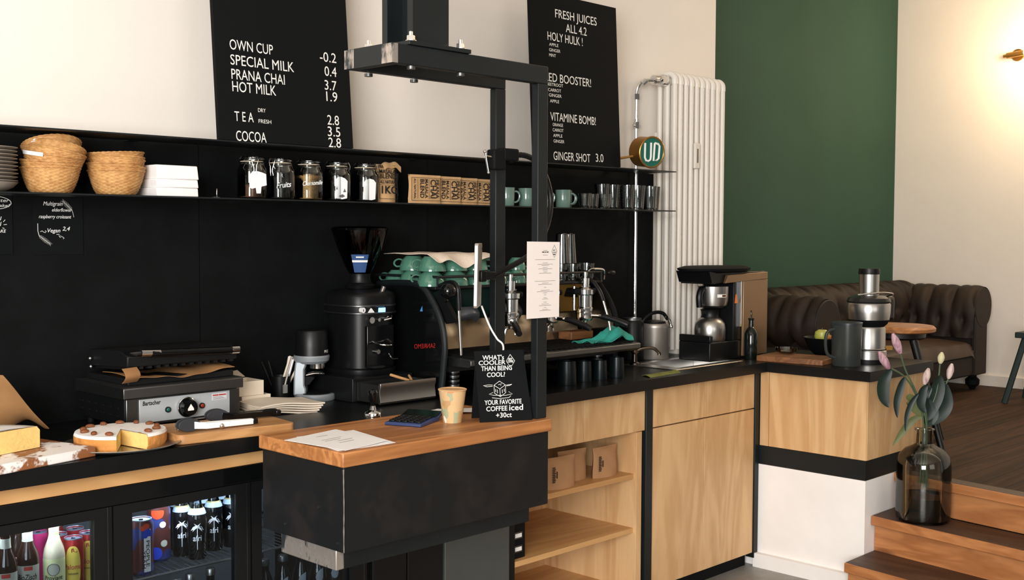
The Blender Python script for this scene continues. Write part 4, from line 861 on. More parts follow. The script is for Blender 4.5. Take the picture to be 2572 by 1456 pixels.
# menu card on the right post
t = thing('menu_card', 'white printed menu card hanging on the right frame post', 'menu', (2.8, 2.58, 1.399))
PC = lambda x, z, d=0.: (2.722+x, 2.5895-d-.006*x, 1.399+z)
g = G(); Q = [PC(0, 0), PC(.158, .0), PC(.16, .253), PC(.001, .255)]; g.raw([Vector(q) for q in Q]+[Vector(q)+Vector((0, .0012, 0)) for q in Q], [(0, 1, 2, 3), (7, 6, 5, 4), (1, 0, 4, 5), (2, 1, 5, 6), (3, 2, 6, 7), (0, 3, 7, 4)]); g.out('card', M('pinkish_card', (232, 222, 216), .8), t)
G().tube([PC(.132+.013*a, .222+.021*b, .0008) for a, b in ((0, 1), (1, 0), (0, -1), (-1, 0))], .0006, 4, closed=True).out('logo_diamond', m_ink, t)
for txt, xc, z, h, mt in (('BEST', .138, .2235, .0055, m_blackink), ('COFFEE', .138, .2165, .005, m_blackink)):
    G().text(txt, lambda x, y, d: PC(xc-.006+x, z+y, .0004+d), h, .95, 'CENTER', 0., .015, .0002).out('card_lettering', mt, t)
for x0_, x1_, z_ in ((.072, .084, .2195), (.086, .092, .2195), (.094, .104, .2195), (.126, .137, .2115)): G().raw([PC(x0_, z_-.0016, .0005), PC(x1_, z_-.0016, .0005), PC(x1_, z_+.0016, .0005), PC(x0_, z_+.0016, .0005)], [(0, 1, 2, 3)]).out('print_line', m_blackink, t)
for i, (z, hw) in enumerate(((.223, .01), (.206, .012), (.19, .05), (.178, .012), (.173, .038), (.169, .018), (.162, .012), (.157, .034), (.153, .012), (.146, .01), (.141, .03), (.113, .05), (.106, .016), (.101, .034), (.09, .006), (.08, .022), (.075, .04), (.07, .01), (.063, .006), (.053, .008), (.048, .014), (.037, .008), (.03, .018), (.025, .03), (.018, .006), (.011, .014), (.007, .028))):
    z = z*.93+.018; G().raw([PC(.088-hw, z-.0005, .0005), PC(.088+hw, z-.0005, .0005), PC(.088+hw, z+.0005, .0005), PC(.088-hw, z+.0005, .0005)], [(0, 1, 2, 3)]).out('print_line', m_ink, t)
G().box(2.80, 2.825, 2.5912, 2.6048, 1.56, 1.60).out('magnet', m_black, t)
# clamp with gooseneck, tablet and cable
t = thing('tablet_holder', 'black clamp on the left frame post with a long bent gooseneck arm', 'holder', (2.81, 2.8, 1.43))
G().box(2.742, 2.80, 2.762, 2.802, 1.897, 1.966).box(2.79, 2.862, 2.76, 2.802, 1.93, 1.972).box(2.844, 2.866, 2.79, 2.85, 1.925, 1.97).out('clamp', m_matte, t, bevel=.006)
G().tube([(2.752, 2.775, 1.938), (2.706, 2.77, 1.94)], .005, 10).out('clamp_screw', m_chrome, t); G().tube([(2.704, 2.77, 1.955), (2.716, 2.765, 1.885)], .0032, 8).sph((2.704, 2.77, 1.956), .006).sph((2.716, 2.765, 1.885), .005).out('tommy_bar', m_chrome, t)
gn = smooth([(2.85, 2.79, 1.952), (2.9, 2.77, 1.952), (2.96, 2.77, 1.932), (3.02, 2.78, 1.88), (3.045, 2.78, 1.8), (3.02, 2.77, 1.72), (2.96, 2.75, 1.655), (2.9, 2.74, 1.608), (2.8, 2.745, 1.565), (2.725, 2.75, 1.538)], 10)
G().tube(gn, [.0095+.0009*(i % 2) for i in range(len(gn))], 10).out('gooseneck', m_plastic, t)
G().box(2.68, 2.735, 2.742, 2.768, 1.524, 1.552).box(2.655, 2.682, 2.735, 2.775, 1.518, 1.556).out('cradle', m_plastic, t, bevel=.004)
tb = thing('tablet', 'silver tablet seen almost edge-on in its black holder', 'tablet', (2.66, 2.76, 1.43))
TM = Matrix.Translation((2.662, 2.762, 1.54)) @ Matrix.Rotation(radians(42), 4, 'Z')
TM = Matrix.Translation((2.668, 2.765, 1.54)) @ Euler((0, radians(-1), radians(131))).to_matrix().to_4x4()
g = G().tf(TM); g.poly([(-.075, -.107), (.075, -.107), (.082, -.1), (.082, .1), (.075, .107), (-.075, .107), (-.082, .1), (-.082, -.1)], -.006, .006, 'yz') ; g.out('tablet_case', M('silver_case', (206, 198, 188), .3, .6), tb, bevel=.002)
G().tf(TM).box(.0062, .0068, -.072, .072, -.095, .095).out('screen', m_gloss, tb)
G().tf(TM).cyl((-.0085, -.064, .088), (-.0062, -.064, .088), .004, n=12).out('camera_lens', m_gloss, tb)
cb = smooth([(2.69, 2.77, 1.435), (2.69, 2.75, 1.40), (2.7, 2.735, 1.36), (2.715, 2.72, 1.325), (2.735, 2.71, 1.295), (2.745, 2.74, 1.2), (2.74, 2.78, 1.1), (2.74, 2.82, ZB+.006)], 8)
o = G().tube(cb, .0032, 8).out('charging_cable', m_whiteplastic); tag(o, 'white charging cable hanging from the tablet to behind the chalk board', 'cable')
# ---------------------------------------------------------------- tamping press, knock drawer, grinder, tamper
m_silverpaint = M('silver_paint', (150, 156, 160), .4, .35)
cx, cy, z0 = 2.585, 3.575, CT+.0005
t = thing('tamping_press', 'grey automatic tamping press with a black rounded top beside the napkins', 'tamping press', (cx, cy, z0))
RP = rot2((cx, cy, z0), radians(-40))
G().tf(RP).lathe([(0, 0), (.075, 0), (.078, .006), (.078, .02), (.074, .025), (0, .025)], n=44).out('base', m_silverpaint, t)
G().tf(RP).lathe([(0, .0252), (.06, .0252), (.062, .028), (0, .028)], n=40).out('base_mat', m_matte, t)
G().tf(RP).poly([(-.078, .02), (-.03, .022), (-.03, .045), (-.036, .06), (-.036, .118), (-.03, .132), (-.03, .15), (-.07, .15), (-.076, .1)], -.045, .045, 'xz').out('column', m_silverpaint, t, bevel=.006)
G().tf(RP).lathe([(0, .14), (.055, .14), (.066, .15), (.069, .165), (.066, .171), (0, .171)], (-.012, 0, 0), 44).out('collar', m_silverpaint, t)
G().tf(RP).lathe([(0, .1715), (.064, .1715), (.063, .2), (.06, .26), (.056, .266), (0, .267)], (-.012, 0, 0), 44).out('motor_cover', m_plastic, t)
G().tf(RP).cyl((.01, 0, .12), (.01, 0, .14), .029, n=30).out('tamp_plate', m_chrome, t)
G().tf(RP).poly([(-.036, .058), (-.02, .06), (.0, .085), (-.01, .09), (-.036, .09)], -.03, .03, 'xz').out('portafilter_rest', m_matte, t)
G().tf(RP).tube(smooth([(-.03, -.03, .095), (0, -.032, .102), (.03, -.02, .1), (.036, 0, .098), (.03, .02, .1), (0, .032, .102), (-.03, .03, .095)], 4), .004, 8).out('wire_fork', m_chrome, t)
G().text('PUQ', lambda x, y, d: (cx-.012*cos(radians(-40))+.0645*cos(radians(-78)+x/.064), cy+.0645*sin(radians(-78)+x/.064)+.008, z0+.182+y), .014, 1., 'LEFT', 0., .02, .0005).out('lettering', m_letter, t)

t = thing('knock_drawer', 'black coffee knock-out drawer unit, pulled open, under the big grinder', 'knock box', (2.77, 3.5, CT+.0005))
G().box(2.63, 2.925, 3.4, 3.715, CT+.0005, 1.134).out('case', m_black, t, bevel=.003)
g = G(); g.box(2.648, 2.908, 3.262, 3.398, 1.052, 1.056).box(2.648, 2.652, 3.262, 3.398, 1.056, 1.12).box(2.904, 2.908, 3.262, 3.398, 1.056, 1.12).box(2.652, 2.904, 3.392, 3.398, 1.056, 1.12)
dr = g.out('drawer', m_darksteel, t)
G().poly([(3.262, 1.05), (3.254, 1.05), (3.25, 1.058), (3.256, 1.098), (3.25, 1.112), (3.25, 1.128), (3.262, 1.128)], 2.642, 2.914, 'yz').out('drawer_front', m_steel, dr, bevel=.001)
G().tube([(2.656, 3.33, 1.105), (2.9, 3.33, 1.105)], .009, 12).out('knock_bar', m_plastic, dr)
s1 = G().tube([(2.80, 3.385, 1.137), (2.833, 3.31, 1.118)], .0055, 8).out('wooden_stirrer', m_board); tag(s1, 'wooden stick lying over the open knock drawer', 'stick', 'wooden sticks in the knock drawer')
s2 = G().tube([(2.885, 3.375, 1.128), (2.86, 3.3, 1.085)], .005, 8).out('wooden_stirrer', m_board); tag(s2, 'second wooden stick, standing in the right side of the knock drawer', 'stick', 'wooden sticks in the knock drawer')

gz = 1.1345; gx, gy = 2.795, 3.565
t = thing('coffee_grinder', 'tall black coffee grinder with a bean hopper standing on the knock drawer', 'grinder', (gx, gy, gz))
def bodyring(r, zz): return (r, zz)
G().lathe([(0, 0), (.118, 0), (.12, .008), (.12, .02), (.11, .026), (.108, .235), (.117, .24), (.119, .262), (.119, .3), (.113, .312), (.09, .325), (0, .328)], (gx, gy, gz), 60, se=3.0, sy=1.1).out('body', m_plastic, t)
G().lathe([(.1195, .262), (.121, .264), (.121, .268), (.1195, .27)], (gx, gy, gz), 60, se=3.0, sy=1.1).lathe([(.1195, .234), (.121, .236), (.121, .239), (.1195, .241)], (gx, gy, gz), 60, se=3.0, sy=1.1).out('trim_ring', m_darksteel, t)
G().lathe([(0, .328), (.055, .328), (.06, .34), (.045, .352), (.04, .37), (.042, .386), (0, .386)], (gx, gy, gz), 36).out('hopper_neck', m_plastic, t)
G().lathe([(.04, .386), (.055, .41), (.085, .48), (.106, .545), (.109, .556), (.107, .556), (.083, .481), (.053, .411), (.038, .386)], (gx, gy, gz), 48).out('hopper', m_smoke, t)
G().lathe([(0, .386), (.037, .387), (.05, .409), (.071, .452), (.06, .463), (0, .472)], (gx, gy, gz), 36).out('coffee_beans', patch('coffee_beans', (30, 20, 14), (66, 44, 30), 120, .4, .65, .4), t)
G().lathe([(0, .556), (.111, .556), (.112, .564), (.1, .57), (.02, .572), (0, .572)], (gx, gy, gz), 48).out('hopper_lid', m_smoke, t)
gf = gy-.131
def onfront(x, z, d=0.): return (gx+x, gf-d, gz+z)
q = G(); hp = lambda x, z, d=0.: (gx+(.0505+(z-.392)*.43+d)*sin(x/.06-.66), gy-(.0505+(z-.392)*.43+d)*cos(x/.06-.66), gz+z)
q.grid(lambda u, v: hp(-.026+.052*u, .392+.07*v), 8, 4, .0008); lb = q.out('hopper_label', M('label_blue', (52, 82, 132), .6), t)
G().grid(lambda u, v: hp(-.026+.052*u, .432+.008*v, .0012), 8, 1, .0004).out('label_band', m_paper, lb)
G().grid(lambda u, v: hp(-.012+.024*u, .4495+.005*v, .0012), 6, 1, .0004).out('label_print', m_letter, lb)
g = G(); g.cyl(onfront(-.088, .252, -.012), onfront(-.088, .252, .003), .0105, n=24); bd = g.out('badge', m_whiteplastic, t)
G().text('E', lambda x, y, d: onfront(-.091+x, .2475+y, .0036), .012, 1., 'LEFT', 0., .03, .0004).out('badge_letter', m_blue, bd)
G().raw([onfront(-.048+a, .248+b, .002) for a, b in ((-.015, -.007), (.015, -.007), (0, .01))]+[onfront(-.048+a, .248+b, -.004) for a, b in ((-.015, -.007), (.015, -.007), (0, .01))], [(0, 1, 2), (3, 5, 4), (0, 3, 4, 1), (1, 4, 5, 2), (2, 5, 3, 0)]).out('logo_plate', m_paper, t)
G().box(gx-.012, gx+.02, gf-.002, gf+.01, gz+.241, gz+.258).out('display', M('display_glow', (120, 190, 255), .4, emit=2.2), t)
for nm, x, z, r in (('dial', -.048, .212, .0125), ('button', -.012, .212, .007), ('button', .03, .216, .008)): G().cyl(onfront(x, z, -.02), onfront(x, z, .006), r, n=20).out(nm, m_chrome, t)
G().tube([onfront(.012, .21, .004), onfront(.034, .216, .02), onfront(.044, .226, .01)], .0035, 8).out('toggle', m_chrome, t)
G().poly([(-.022, .186), (.008, .182), (.004, .15), (-.014, .152)], gf-.03, gf+.03, 'xz').out('spout', m_chrome, t, bevel=.003)
G().tube(smooth([onfront(-.04, .135, -.02), onfront(-.036, .122, .02), onfront(-.02, .118, .05), onfront(.014, .118, .05), onfront(.03, .125, .02), onfront(.034, .14, -.02)], 4), .004, 8).out('portafilter_fork', m_chrome, t)
G().cyl(onfront(-.022, .09, -.02), onfront(-.022, .09, .012), .009, n=18).out('knob', m_steel, t)
G().box(gx-.066, gx+.066, gf+.002, gf+.02, gz+.03, gz+.19).out('front_plate', m_gloss, t, bevel=.003)
G().tube([onfront(.03, .08, .01), onfront(.03, .06, .03), onfront(.058, .058, .03)], .003, 6).out('lever', m_chrome, t)
G().lathe([(0, .03), (.035, .03), (.037, .034), (0, .034)], (gx-.03, gf-.005, gz), 24).out('drip_dish', m_darksteel, t)
G().cyl((gx+.03, gy-.1, gz+.318), (gx+.034, gy-.108, gz+.34), .011, n=14).out('adjustment_pin', m_chrome, t)
t = thing('tamper', 'chrome tamper with a black handle standing on the worktop edge behind the till counter', 'tamper', (2.474, 3.085, CT+.0005), world=False)
G().lathe([(0, 0), (.029, 0), (.0292, .014), (.027, .018), (.012, .026), (.008, .04), (0, .04)], n=36).out('piston', m_chrome, t)
G().lathe([(0, .04), (.0085, .04), (.011, .055), (.017, .075), (.018, .086), (.013, .094), (0, .097)], n=28).out('handle', m_gloss, t)

# ---------------------------------------------------------------- espresso machine
m_mgreen = M('machine_green', (30, 54, 50), .3, .3, spec=.5)
m_bsplash = M('polished_backsplash', (150, 128, 100), .22, .85)
m_amber = M('chrome_reflecting_wood', (214, 164, 84), .3, .6)  # warm wood reflection in the chrome, put into the base colour
x0, x1 = 2.955, 3.985
t = thing('espresso_machine', 'black three-group espresso machine with dark green panels and cups on top', 'espresso machine', (3.54, 3.45, CT+.0005))
for x in (3.05, 3.93):
    for y in (3.3, 3.66):
        f = G()
        for i in range(5): f.lathe([(.018, .012+i*.018), (.026, .016+i*.018), (.026, .024+i*.018), (.018, .028+i*.018)], (x, y, CT+.0005), 22)
        f.lathe([(0, 0), (.022, 0), (.02, .012), (.016, .012), (.016, .105), (0, .105)], (x, y, CT+.0005), 22); f.out('foot', m_darksteel, t)
G().box(x0+.01, x1-.01, 3.23, 3.7, 1.146, 1.168).out('chassis', m_black, t)
tr = G().poly([(3.13, 1.168), (3.12, 1.178), (3.12, 1.196), (3.13, 1.2), (3.46, 1.205), (3.46, 1.168)], x0+.02, x1+.03, 'yz').out('drip_tray', m_darksteel, t, bevel=.002)
g = G()
for i in range(30): x = x0+.05+i*.0332; g.box(x, x+.02, 3.14, 3.44, 1.2015, 1.2075)
g.out('drip_grille', m_matte, tr)
G().box(x0+.01, x1-.01, 3.46, 3.7, 1.168, 1.46).out('boiler_housing', m_black, t)
G().poly([(3.43, 1.208), (3.455, 1.325), (3.46, 1.325), (3.46, 1.208)], x0+.03, x1-.03, 'yz').out('backsplash', m_bsplash, t)
G().poly([(3.425, 1.33), (3.36, 1.455), (3.46, 1.46), (3.46, 1.33)], x0+.03, 3.36, 'yz').out('front_panel', m_mgreen, t, bevel=.002)
G().poly([(3.43, 1.33), (3.40, 1.455), (3.46, 1.46), (3.46, 1.33)], 3.36, 3.72, 'yz').out('front_panel', m_black, t, bevel=.002)
G().poly([(3.42, 1.33), (3.37, 1.455), (3.46, 1.46), (3.46, 1.33)], 3.72, 3.95, 'yz').out('front_panel', m_amber, t, bevel=.002)
# curved side panels with a tubular edge
edge3 = edge = smooth([(0, a, b) for a, b in ((3.64, 1.475), (3.5, 1.482), (3.38, 1.475), (3.315, 1.42), (3.262, 1.34), (3.242, 1.25), (3.25, 1.16), (3.262, 1.06))], 6)
for x, nm in ((x0-.012, 'l'), (x1, 'r')):
    P = [(p.y, p.z) for p in edge3]
    P = P+[(3.70, 1.06), (3.70, 1.46)]
    sp = G().poly(P, x, x+.01, 'yz').out('side_panel', m_gloss, t)
    G().tube([(x+.004, p[0]-.004, p[1]) for p in P[:len(edge)]], .0135, 10).out('edge_tube', m_frame if nm == 'l' else m_matte, sp)
    if nm == 'l':
        G().text('SANREMO', lambda a, b, d: (x-.0008, 3.285+a, 1.238+b-.1*a), .026, 1.05, 'LEFT', 0., -.004, .0003).out('lettering', M('red_text_reflection', (178, 40, 30), .5), sp)  # mirrored red text: a reflection in the gloss, modelled onto the panel
        G().raw([(x-.0008, 3.36+a, 1.375+b) for a, b in ((0, 0), (.016, 0), (.002, .022))], [(0, 1, 2)]).out('blue_mark', M('blue_mark', (70, 140, 200), .5), sp)
tt = G().box(x0, x1-.02, 3.3, 3.69, 1.4605, 1.472).out('cup_tray', m_black, t, bevel=.003)
G().tube([(x0+.01, 3.30, 1.51), (x0+.01, 3.68, 1.51), (x1-.03, 3.68, 1.51), (x1-.03, 3.30, 1.51)], .0055, 8, closed=True).out('cup_rail', m_frame, t)
for x in (x0+.01, 3.36, 3.7, x1-.03): G().cyl((x, 3.30, 1.472), (x, 3.30, 1.51), .004, n=8).out('rail_post', m_frame, t)
for i, x in enumerate((3.355, 3.60, 3.825)):
    y = 3.285
    gg = G().lathe([(0, .0), (.036, 0), (.037, .006), (.037, .02), (.033, .024), (.033, .075), (.04, .08), (.04, .1), (.03, .106), (.02, .112), (.02, .15), (0, .15)], (x, y, 1.335), 32).out('group_head', m_chrome, t)
    G().box(x-.02, x+.02, y+.02, 3.43, 1.4, 1.44).out('group_arm', m_black, t, bevel=.006)
    for s in (-1, 1): G().cyl((x+s*.048, y+.02, 1.345), (x+s*.048, y+.02, 1.45), .006, n=10).out('guide_rod', m_chrome, t)
    G().box(x-.07, x+.07, y-.01, y+.05, 1.415, 1.44).out('group_yoke', m_matte, t, bevel=.008)
    G().cyl((x, y, 1.485), (x, y, 1.50), .008, n=12).cyl((x, y, 1.5), (x, y, 1.512), .011, n=12).out('group_valve', m_chrome, t)
    pf = thing('portafilter', ['portafilter with a black handle in the left group of the espresso machine', 'portafilter in the middle group, half behind the menu card', 'portafilter in the right group above the teal cloth'][i], 'portafilter', (x, y, 1.27), radians((-35, 12, 25)[i]), 'portafilters in the espresso machine', world=False)
    G().lathe([(0, .03), (.03, .03), (.033, .036), (.035, .045), (.035, .0645), (.037, .0648), (0, .0649)], n=30).out('basket', m_chrome, pf)
    G().tube(smooth([(0, -.03, .05), (0, -.06, .05), (0, -.08, .046)], 3), .009, 10).out('neck', m_chrome, pf)
    G().tube(smooth([(0, -.075, .047), (0, -.1, .044), (0, -.15, .03), (0, -.195, .014)], 4), [.0105, .011, .0118, .0124, .0128, .013, .0132, .0136, .014, .0142, .0142, .014, .0125], 12).out('handle', m_plastic, pf)
    g = G(); g.lathe([(0, .018), (.012, .02), (.014, .03), (0, .03)], n=16)
    for s in (-1, 1): g.tube(smooth([(0, 0, .024), (s*.016, 0, .018), (s*.021, 0, .004), (s*.021, 0, -.006)], 4), .0058, 10)
    g.out('spout', m_chrome, pf)
# levers and wands
lv = G().tube([(3.00, 3.30, 1.39), (2.965, 3.24, 1.425)], .0055, 8).out('steam_lever', m_chrome, t)
G().sph((2.935, 3.205, 1.46), .031, u=24, w=14).out('ball_knob', m_gloss, lv)
G().poly([(3.2, 1.34), (3.26, 1.33), (3.33, 1.4), (3.3, 1.46)], 2.975, 2.995, 'yz').out('lever_cover', m_matte, t)
w = G().tube([(2.985, 3.2, 1.40), (2.999, 3.2, 1.212)], .0055, 10).out('steam_wand', m_steel, t)
G().tube(smooth([(2.99, 3.35, 1.46), (2.985, 3.25, 1.49), (2.98, 3.205, 1.475), (2.983, 3.2, 1.43), (2.986, 3.2, 1.385)], 4), .0105, 10).out('wand_grip', m_plastic, w)
w = G().tube([(3.885, 3.23, 1.385), (3.9, 3.21, 1.3), (3.908, 3.2, 1.222)], .0055, 10).out('steam_wand', m_steel, t)
G().tube(smooth([(3.86, 3.36, 1.475), (3.868, 3.29, 1.475), (3.875, 3.245, 1.43), (3.885, 3.23, 1.385)], 4), .0095, 10).out('wand_grip', m_plastic, w)
G().tube(smooth([(3.86, 3.36, 1.472), (3.862, 3.31, 1.5), (3.88, 3.3, 1.522), (3.95, 3.3, 1.522), (3.975, 3.3, 1.51), (3.985, 3.31, 1.475)], 4), .005, 8).out('front_rail', m_chrome, t)
G().sph((3.945, 3.235, 1.508), .016, (1.6, .8, .7)).out('side_knob', m_plastic, t)
for x in (3.17, 3.42, 3.66): G().grid(lambda u, v: (x-.055+.11*u, 3.335-.025*sin(pi*v)+.02*(2*u-1)**2, 1.335+.05*v-.02*(2*u-1)**2*(1-v)), 10, 6, .004).out('splash_guard', M('grey_cover', (92, 94, 100), .3, .4) if x < 3.2 else bpy.data.materials['grey_cover'], t)
G().lathe([(0, 0), (.024, 0), (.026, .006), (.02, .01), (0, .011)], (3.86, 3.36, 1.40), 24).out('pressure_gauge', m_gloss, t)
# cups on the machine
GC2 = 'green cups upside down on the espresso machine'
m_rimline = m_teal
def big_cup(label, loc, rz, sc=1.):
    c = thing('cup', label, 'cup', (0, 0, 0), group=GC2, world=False)
    G().lathe([(0, .072), (.03, .072), (.032, .068), (.046, .052), (.055, .02), (.0565, .0), (.054, .0), (.052, .02), (.043, .05), (.028, .064), (0, .066)], n=36).out('bowl', m_teal, c)
    G().tube(smooth([(.05, 0, .022), (.066, 0, .018), (.077, 0, .03), (.074, 0, .046), (.06, 0, .055), (.045, 0, .052)], 4), .0042, 8).out('handle', m_teal, c)
    c.location = loc; c.rotation_euler = (0, 0, rz); c.scale = (1, 1, .8); return c
zt = 1.4725
bc = big_cup('large green cup at the front left corner of the machine top', (2.99, 3.365, zt), 2.4)
rows = [((3.115, 3.365, zt), 2.0, 'second large green cup in the front row on the machine'), ((3.24, 3.37, zt), -.75, 'third green cup in the front row, its handle to the right'), ((3.355, 3.38, zt), -.6, 'fourth green cup in the front row, behind the tablet'), ((3.0, 3.485, zt), 1.5, 'green cup in the second row at the left end'), ((3.12, 3.49, zt), .5, 'green cup in the second row beneath the towel'), ((3.24, 3.49, zt), -.5, 'green cup in the second row with its handle to the right'), ((3.02, 3.6, zt), 2.2, 'green cup at the back left of the machine top'), ((3.15, 3.605, zt), 1.0, 'green cup at the back of the machine top, right of the corner one'),
 ((3.0, 3.372, zt+.0588), 2.6, 'upper green cup stacked on the front left one, partly under the towel'), ((3.12, 3.375, zt+.0588), 1.8, 'upper green cup stacked in the front row under the towel corner'), ((3.245, 3.385, zt+.0588), -.7, 'upper green cup stacked in the front row, handle beside the tablet'), ((3.015, 3.5, zt+.0588), 2.3, 'upper green cup stacked at the left end behind the towel')]
for loc, rz, lab in rows: dup(bc, loc, lab, rz=rz)
for (x, y, z, lab) in ((3.48, 3.37, zt, 'small green cup between the frame posts on the machine'), (3.565, 3.38, zt, 'second small green cup between the frame posts'), (3.51, 3.46, zt+.0, 'small green cup in the row behind, between the posts'), (3.6, 3.47, zt, 'small green cup beside the menu card'), (3.53, 3.42, zt+.053, 'small green cup stacked on top, between the posts')):
    c = dup(bc, (x, y, z), lab, rz=-.5); c.scale = (.72, .72, .72)
def twl(u, v):
    x = 2.965+.37*u; y = 3.305+.32*v; f = max(0, .17-v)/.17; c = math.exp(-((u-.42)/.2)**2)+.45*math.exp(-((u-.05)/.1)**2)
    z = zt+.1245+.003*sin(9*u)**2+.003*sin(6*v+4*u)**2-f**1.3*(.008+.05*c)-.03*max(0, u-.86)/.14
    return (x, y-.006*f+.004*sin(15*u)*f, z)
o = G().grid(twl, 34, 18, .002).out('tea_towel', m_cloth); tag(o, 'cream tea towel draped over the green cups on the espresso machine', 'towel')
GG2 = 'clear glasses on the right end of the espresso machine'
for x, y, z, lab in ((3.76, 3.37, zt, 'clear glass beside the menu card on the machine'), (3.845, 3.375, zt, 'second clear glass right of the menu card on the machine'), (3.80, 3.46, zt, 'clear glass in the back row on the machine'), (3.885, 3.46, zt, 'clear glass at the right of the back row on the machine'), (3.95, 3.385, zt, 'last clear glass behind the chrome rail on the machine')):
    glass('tumbler', lab, (x, y, z), .032, .037, .075, GG2)
for i, (x, y, lab) in enumerate(((3.80, 3.4, 'tall inverted clear glass stacked on the machine, its top above the menu card'), (3.86, 3.415, 'tall clear glass stacked on the machine right of the menu card'))):
    o = G().lathe([(.037, 0), (.028, .13), (.024, .133), (0, .133), (0, .129), (.026, .127), (.0352, 0)], (x, y, zt+.0765), 28).out('tall_glass', m_glass); tag(o, lab, 'glass', GG2)
# under and on the drip tray
GJ2 = 'black milk jugs under the espresso machine'
def jug(label, loc, r, h):
    q = thing('milk_jug', label, 'jug', (0, 0, 0), group=GJ2, world=False)
    G().lathe([(0, 0), (r*.98, 0), (r, .005), (r*.96, h*.6), (r*.9, h), (r*.87, h), (r*.92, h*.6), (r*.95, .006), (0, .005)], n=36).out('body', m_jug, q)
    G().tube(smooth([(r*.9, 0, h*.9), (r*1.35, 0, h*.92), (r*1.45, 0, h*.6), (r*1.3, 0, h*.3), (r*.95, 0, h*.25)], 4), .0045, 8).out('handle', m_jug, q)
    q.location = loc; q.rotation_euler = (0, 0, .9); return q
m_jug = M('black_coated_steel', (18, 26, 28), .3, .4, spec=.5)
jug('large black milk jug under the espresso machine, nearest the right post', (3.60, 3.19, CT+.0005), .042, .1)
jug('second black milk jug under the espresso machine', (3.735, 3.21, CT+.0005), .034, .088)
jug('third black milk jug under the espresso machine', (3.83, 3.2, CT+.0005), .032, .085)
jug('black milk jug nearest the sink under the espresso machine', (3.945, 3.2, CT+.0005), .034, .09)
def tcl(u, v):
    x = 3.74+.27*u; y = 3.15+.12*v; b = .062*max(0, sin(pi*min(1, max(0, (u-.38)/.62))))**1.0*(.35+.65*sin(pi*v)); return (x+.02*sin(5*v), y+.012*sin(9*u), 1.2085+.004+b+.007*sin(13*u+4*v)*(.3+u)+.006*sin(16*v+5*u))
o = G().grid(tcl, 30, 16, .003).out('cleaning_cloth', m_tealcloth); tag(o, 'crumpled teal cleaning cloth on the drip tray of the espresso machine', 'cloth')
o = G().poly([(3.80, 3.34), (3.95, 3.34), (3.95, 3.42), (3.80, 3.42)], 1.209, 1.245).out('wooden_block', m_board2, bevel=.004); tag(o, 'small brown wooden block on the drip tray behind the teal cloth', 'block')
# ---------------------------------------------------------------- sink, tap, kettle, coffee brewer
t = thing('sink', 'stainless sink set into the black worktop beside the coffee brewer', 'sink', (4.64, 3.32, CT))
g = G(); xa, xb, ya, yb, xi, xj, yi, yj = 4.33, 4.905, 3.165, 3.475, 4.425, 4.865, 3.21, 3.44
zr = CT+.004
g.raw([(xa, ya, CT+.0005), (xb, ya, CT+.0005), (xb, yb, CT+.0005), (xa, yb, CT+.0005), (xa+.004, ya+.004, zr), (xb-.004, ya+.004, zr), (xb-.004, yb-.004, zr), (xa+.004, yb-.004, zr), (xi, yi, zr-.001), (xj, yi, zr-.001), (xj, yj, zr-.001), (xi, yj, zr-.001), (xi+.02, yi+.02, CT-.13), (xj-.02, yi+.02, CT-.13), (xj-.02, yj-.02, CT-.13), (xi+.02, yj-.02, CT-.13)],
      [(0, 1, 5, 4), (1, 2, 6, 5), (2, 3, 7, 6), (3, 0, 4, 7), (4, 5, 9, 8), (5, 6, 10, 9), (6, 7, 11, 10), (7, 4, 8, 11), (8, 9, 13, 12), (9, 10, 14, 13), (10, 11, 15, 14), (11, 8, 12, 15), (12, 13, 14, 15)]).out('basin', m_steel, t, bevel=.001)
t = thing('tap', 'dark chrome cross-handled tap at the left edge of the sink', 'tap', (4.365, 3.43, CT+.0045), world=False)
m_tap = M('dark_chrome', (96, 88, 78), .2, 1.)
G().lathe([(0, 0), (.026, 0), (.024, .008), (.014, .014), (.013, .05), (.02, .06), (.016, .07), (0, .072)], n=24).out('body', m_tap, t)
G().tube(smooth([(0, 0, .05), (.02, -.02, .075), (.06, -.06, .08), (.085, -.08, .06), (.088, -.083, .045)], 5), .0085, 10).out('spout', m_tap, t)
for a in (.4, 2.6): 
    g = G(); g.tube([(0, 0, .062), (.034*cos(a), .034*sin(a), .075)], .006, 8).sph((.04*cos(a), .04*sin(a), .08), .017, (1, 1, .8), 10, 8).out('handle', m_brass if a < 1 else m_tap, t)
o = G().grid(lambda u, v: (4.03+.25*u+.03*v, 3.075+.075*v+.02*u, CT+.002+.008*sin(pi*v)*(.4+.6*sin(7*u+1)**2)), 20, 6, .0015).out('dish_cloth', M('yellow_green_cloth', (120, 124, 60), .9, var=.2, scale=40, bump=.4)); tag(o, 'flat yellow-green dish cloth lying in front of the sink', 'cloth')
t = thing('kettle', 'brushed steel pitcher with a black arched handle in front of the radiator', 'kettle', (4.675, 3.545, CT+.0005), world=False)
G().lathe([(0, 0), (.07, 0), (.073, .006), (.071, .16), (.072, .165), (.068, .18), (.066, .182), (0, .184)], n=44).out('body', M('satin_steel', (176, 170, 162), .42, .8), t)
G().lathe([(0, .1845), (.058, .1845), (.055, .192), (.02, .198), (0, .198)], n=36).out('lid', m_plastic, t)
G().tube(smooth([(-.078, .03, .09), (-.085, .03, .15), (-.06, .02, .205), (-.01, .0, .235), (.04, -.02, .232), (.068, -.03, .2)], 5), .0095, 10).out('handle', m_plastic, t)
G().tube(smooth([(.05, -.025, .215), (.072, -.035, .2), (.082, -.04, .17), (.083, -.04, .155)], 4), [.006]*4+[.008]*5+[.011]*4, 10).out('spout', m_chrome, t)
t = thing('black_canister', 'tall black canister half hidden behind the steel pitcher', 'canister', (4.56, 3.6, CT+.0005), world=False)
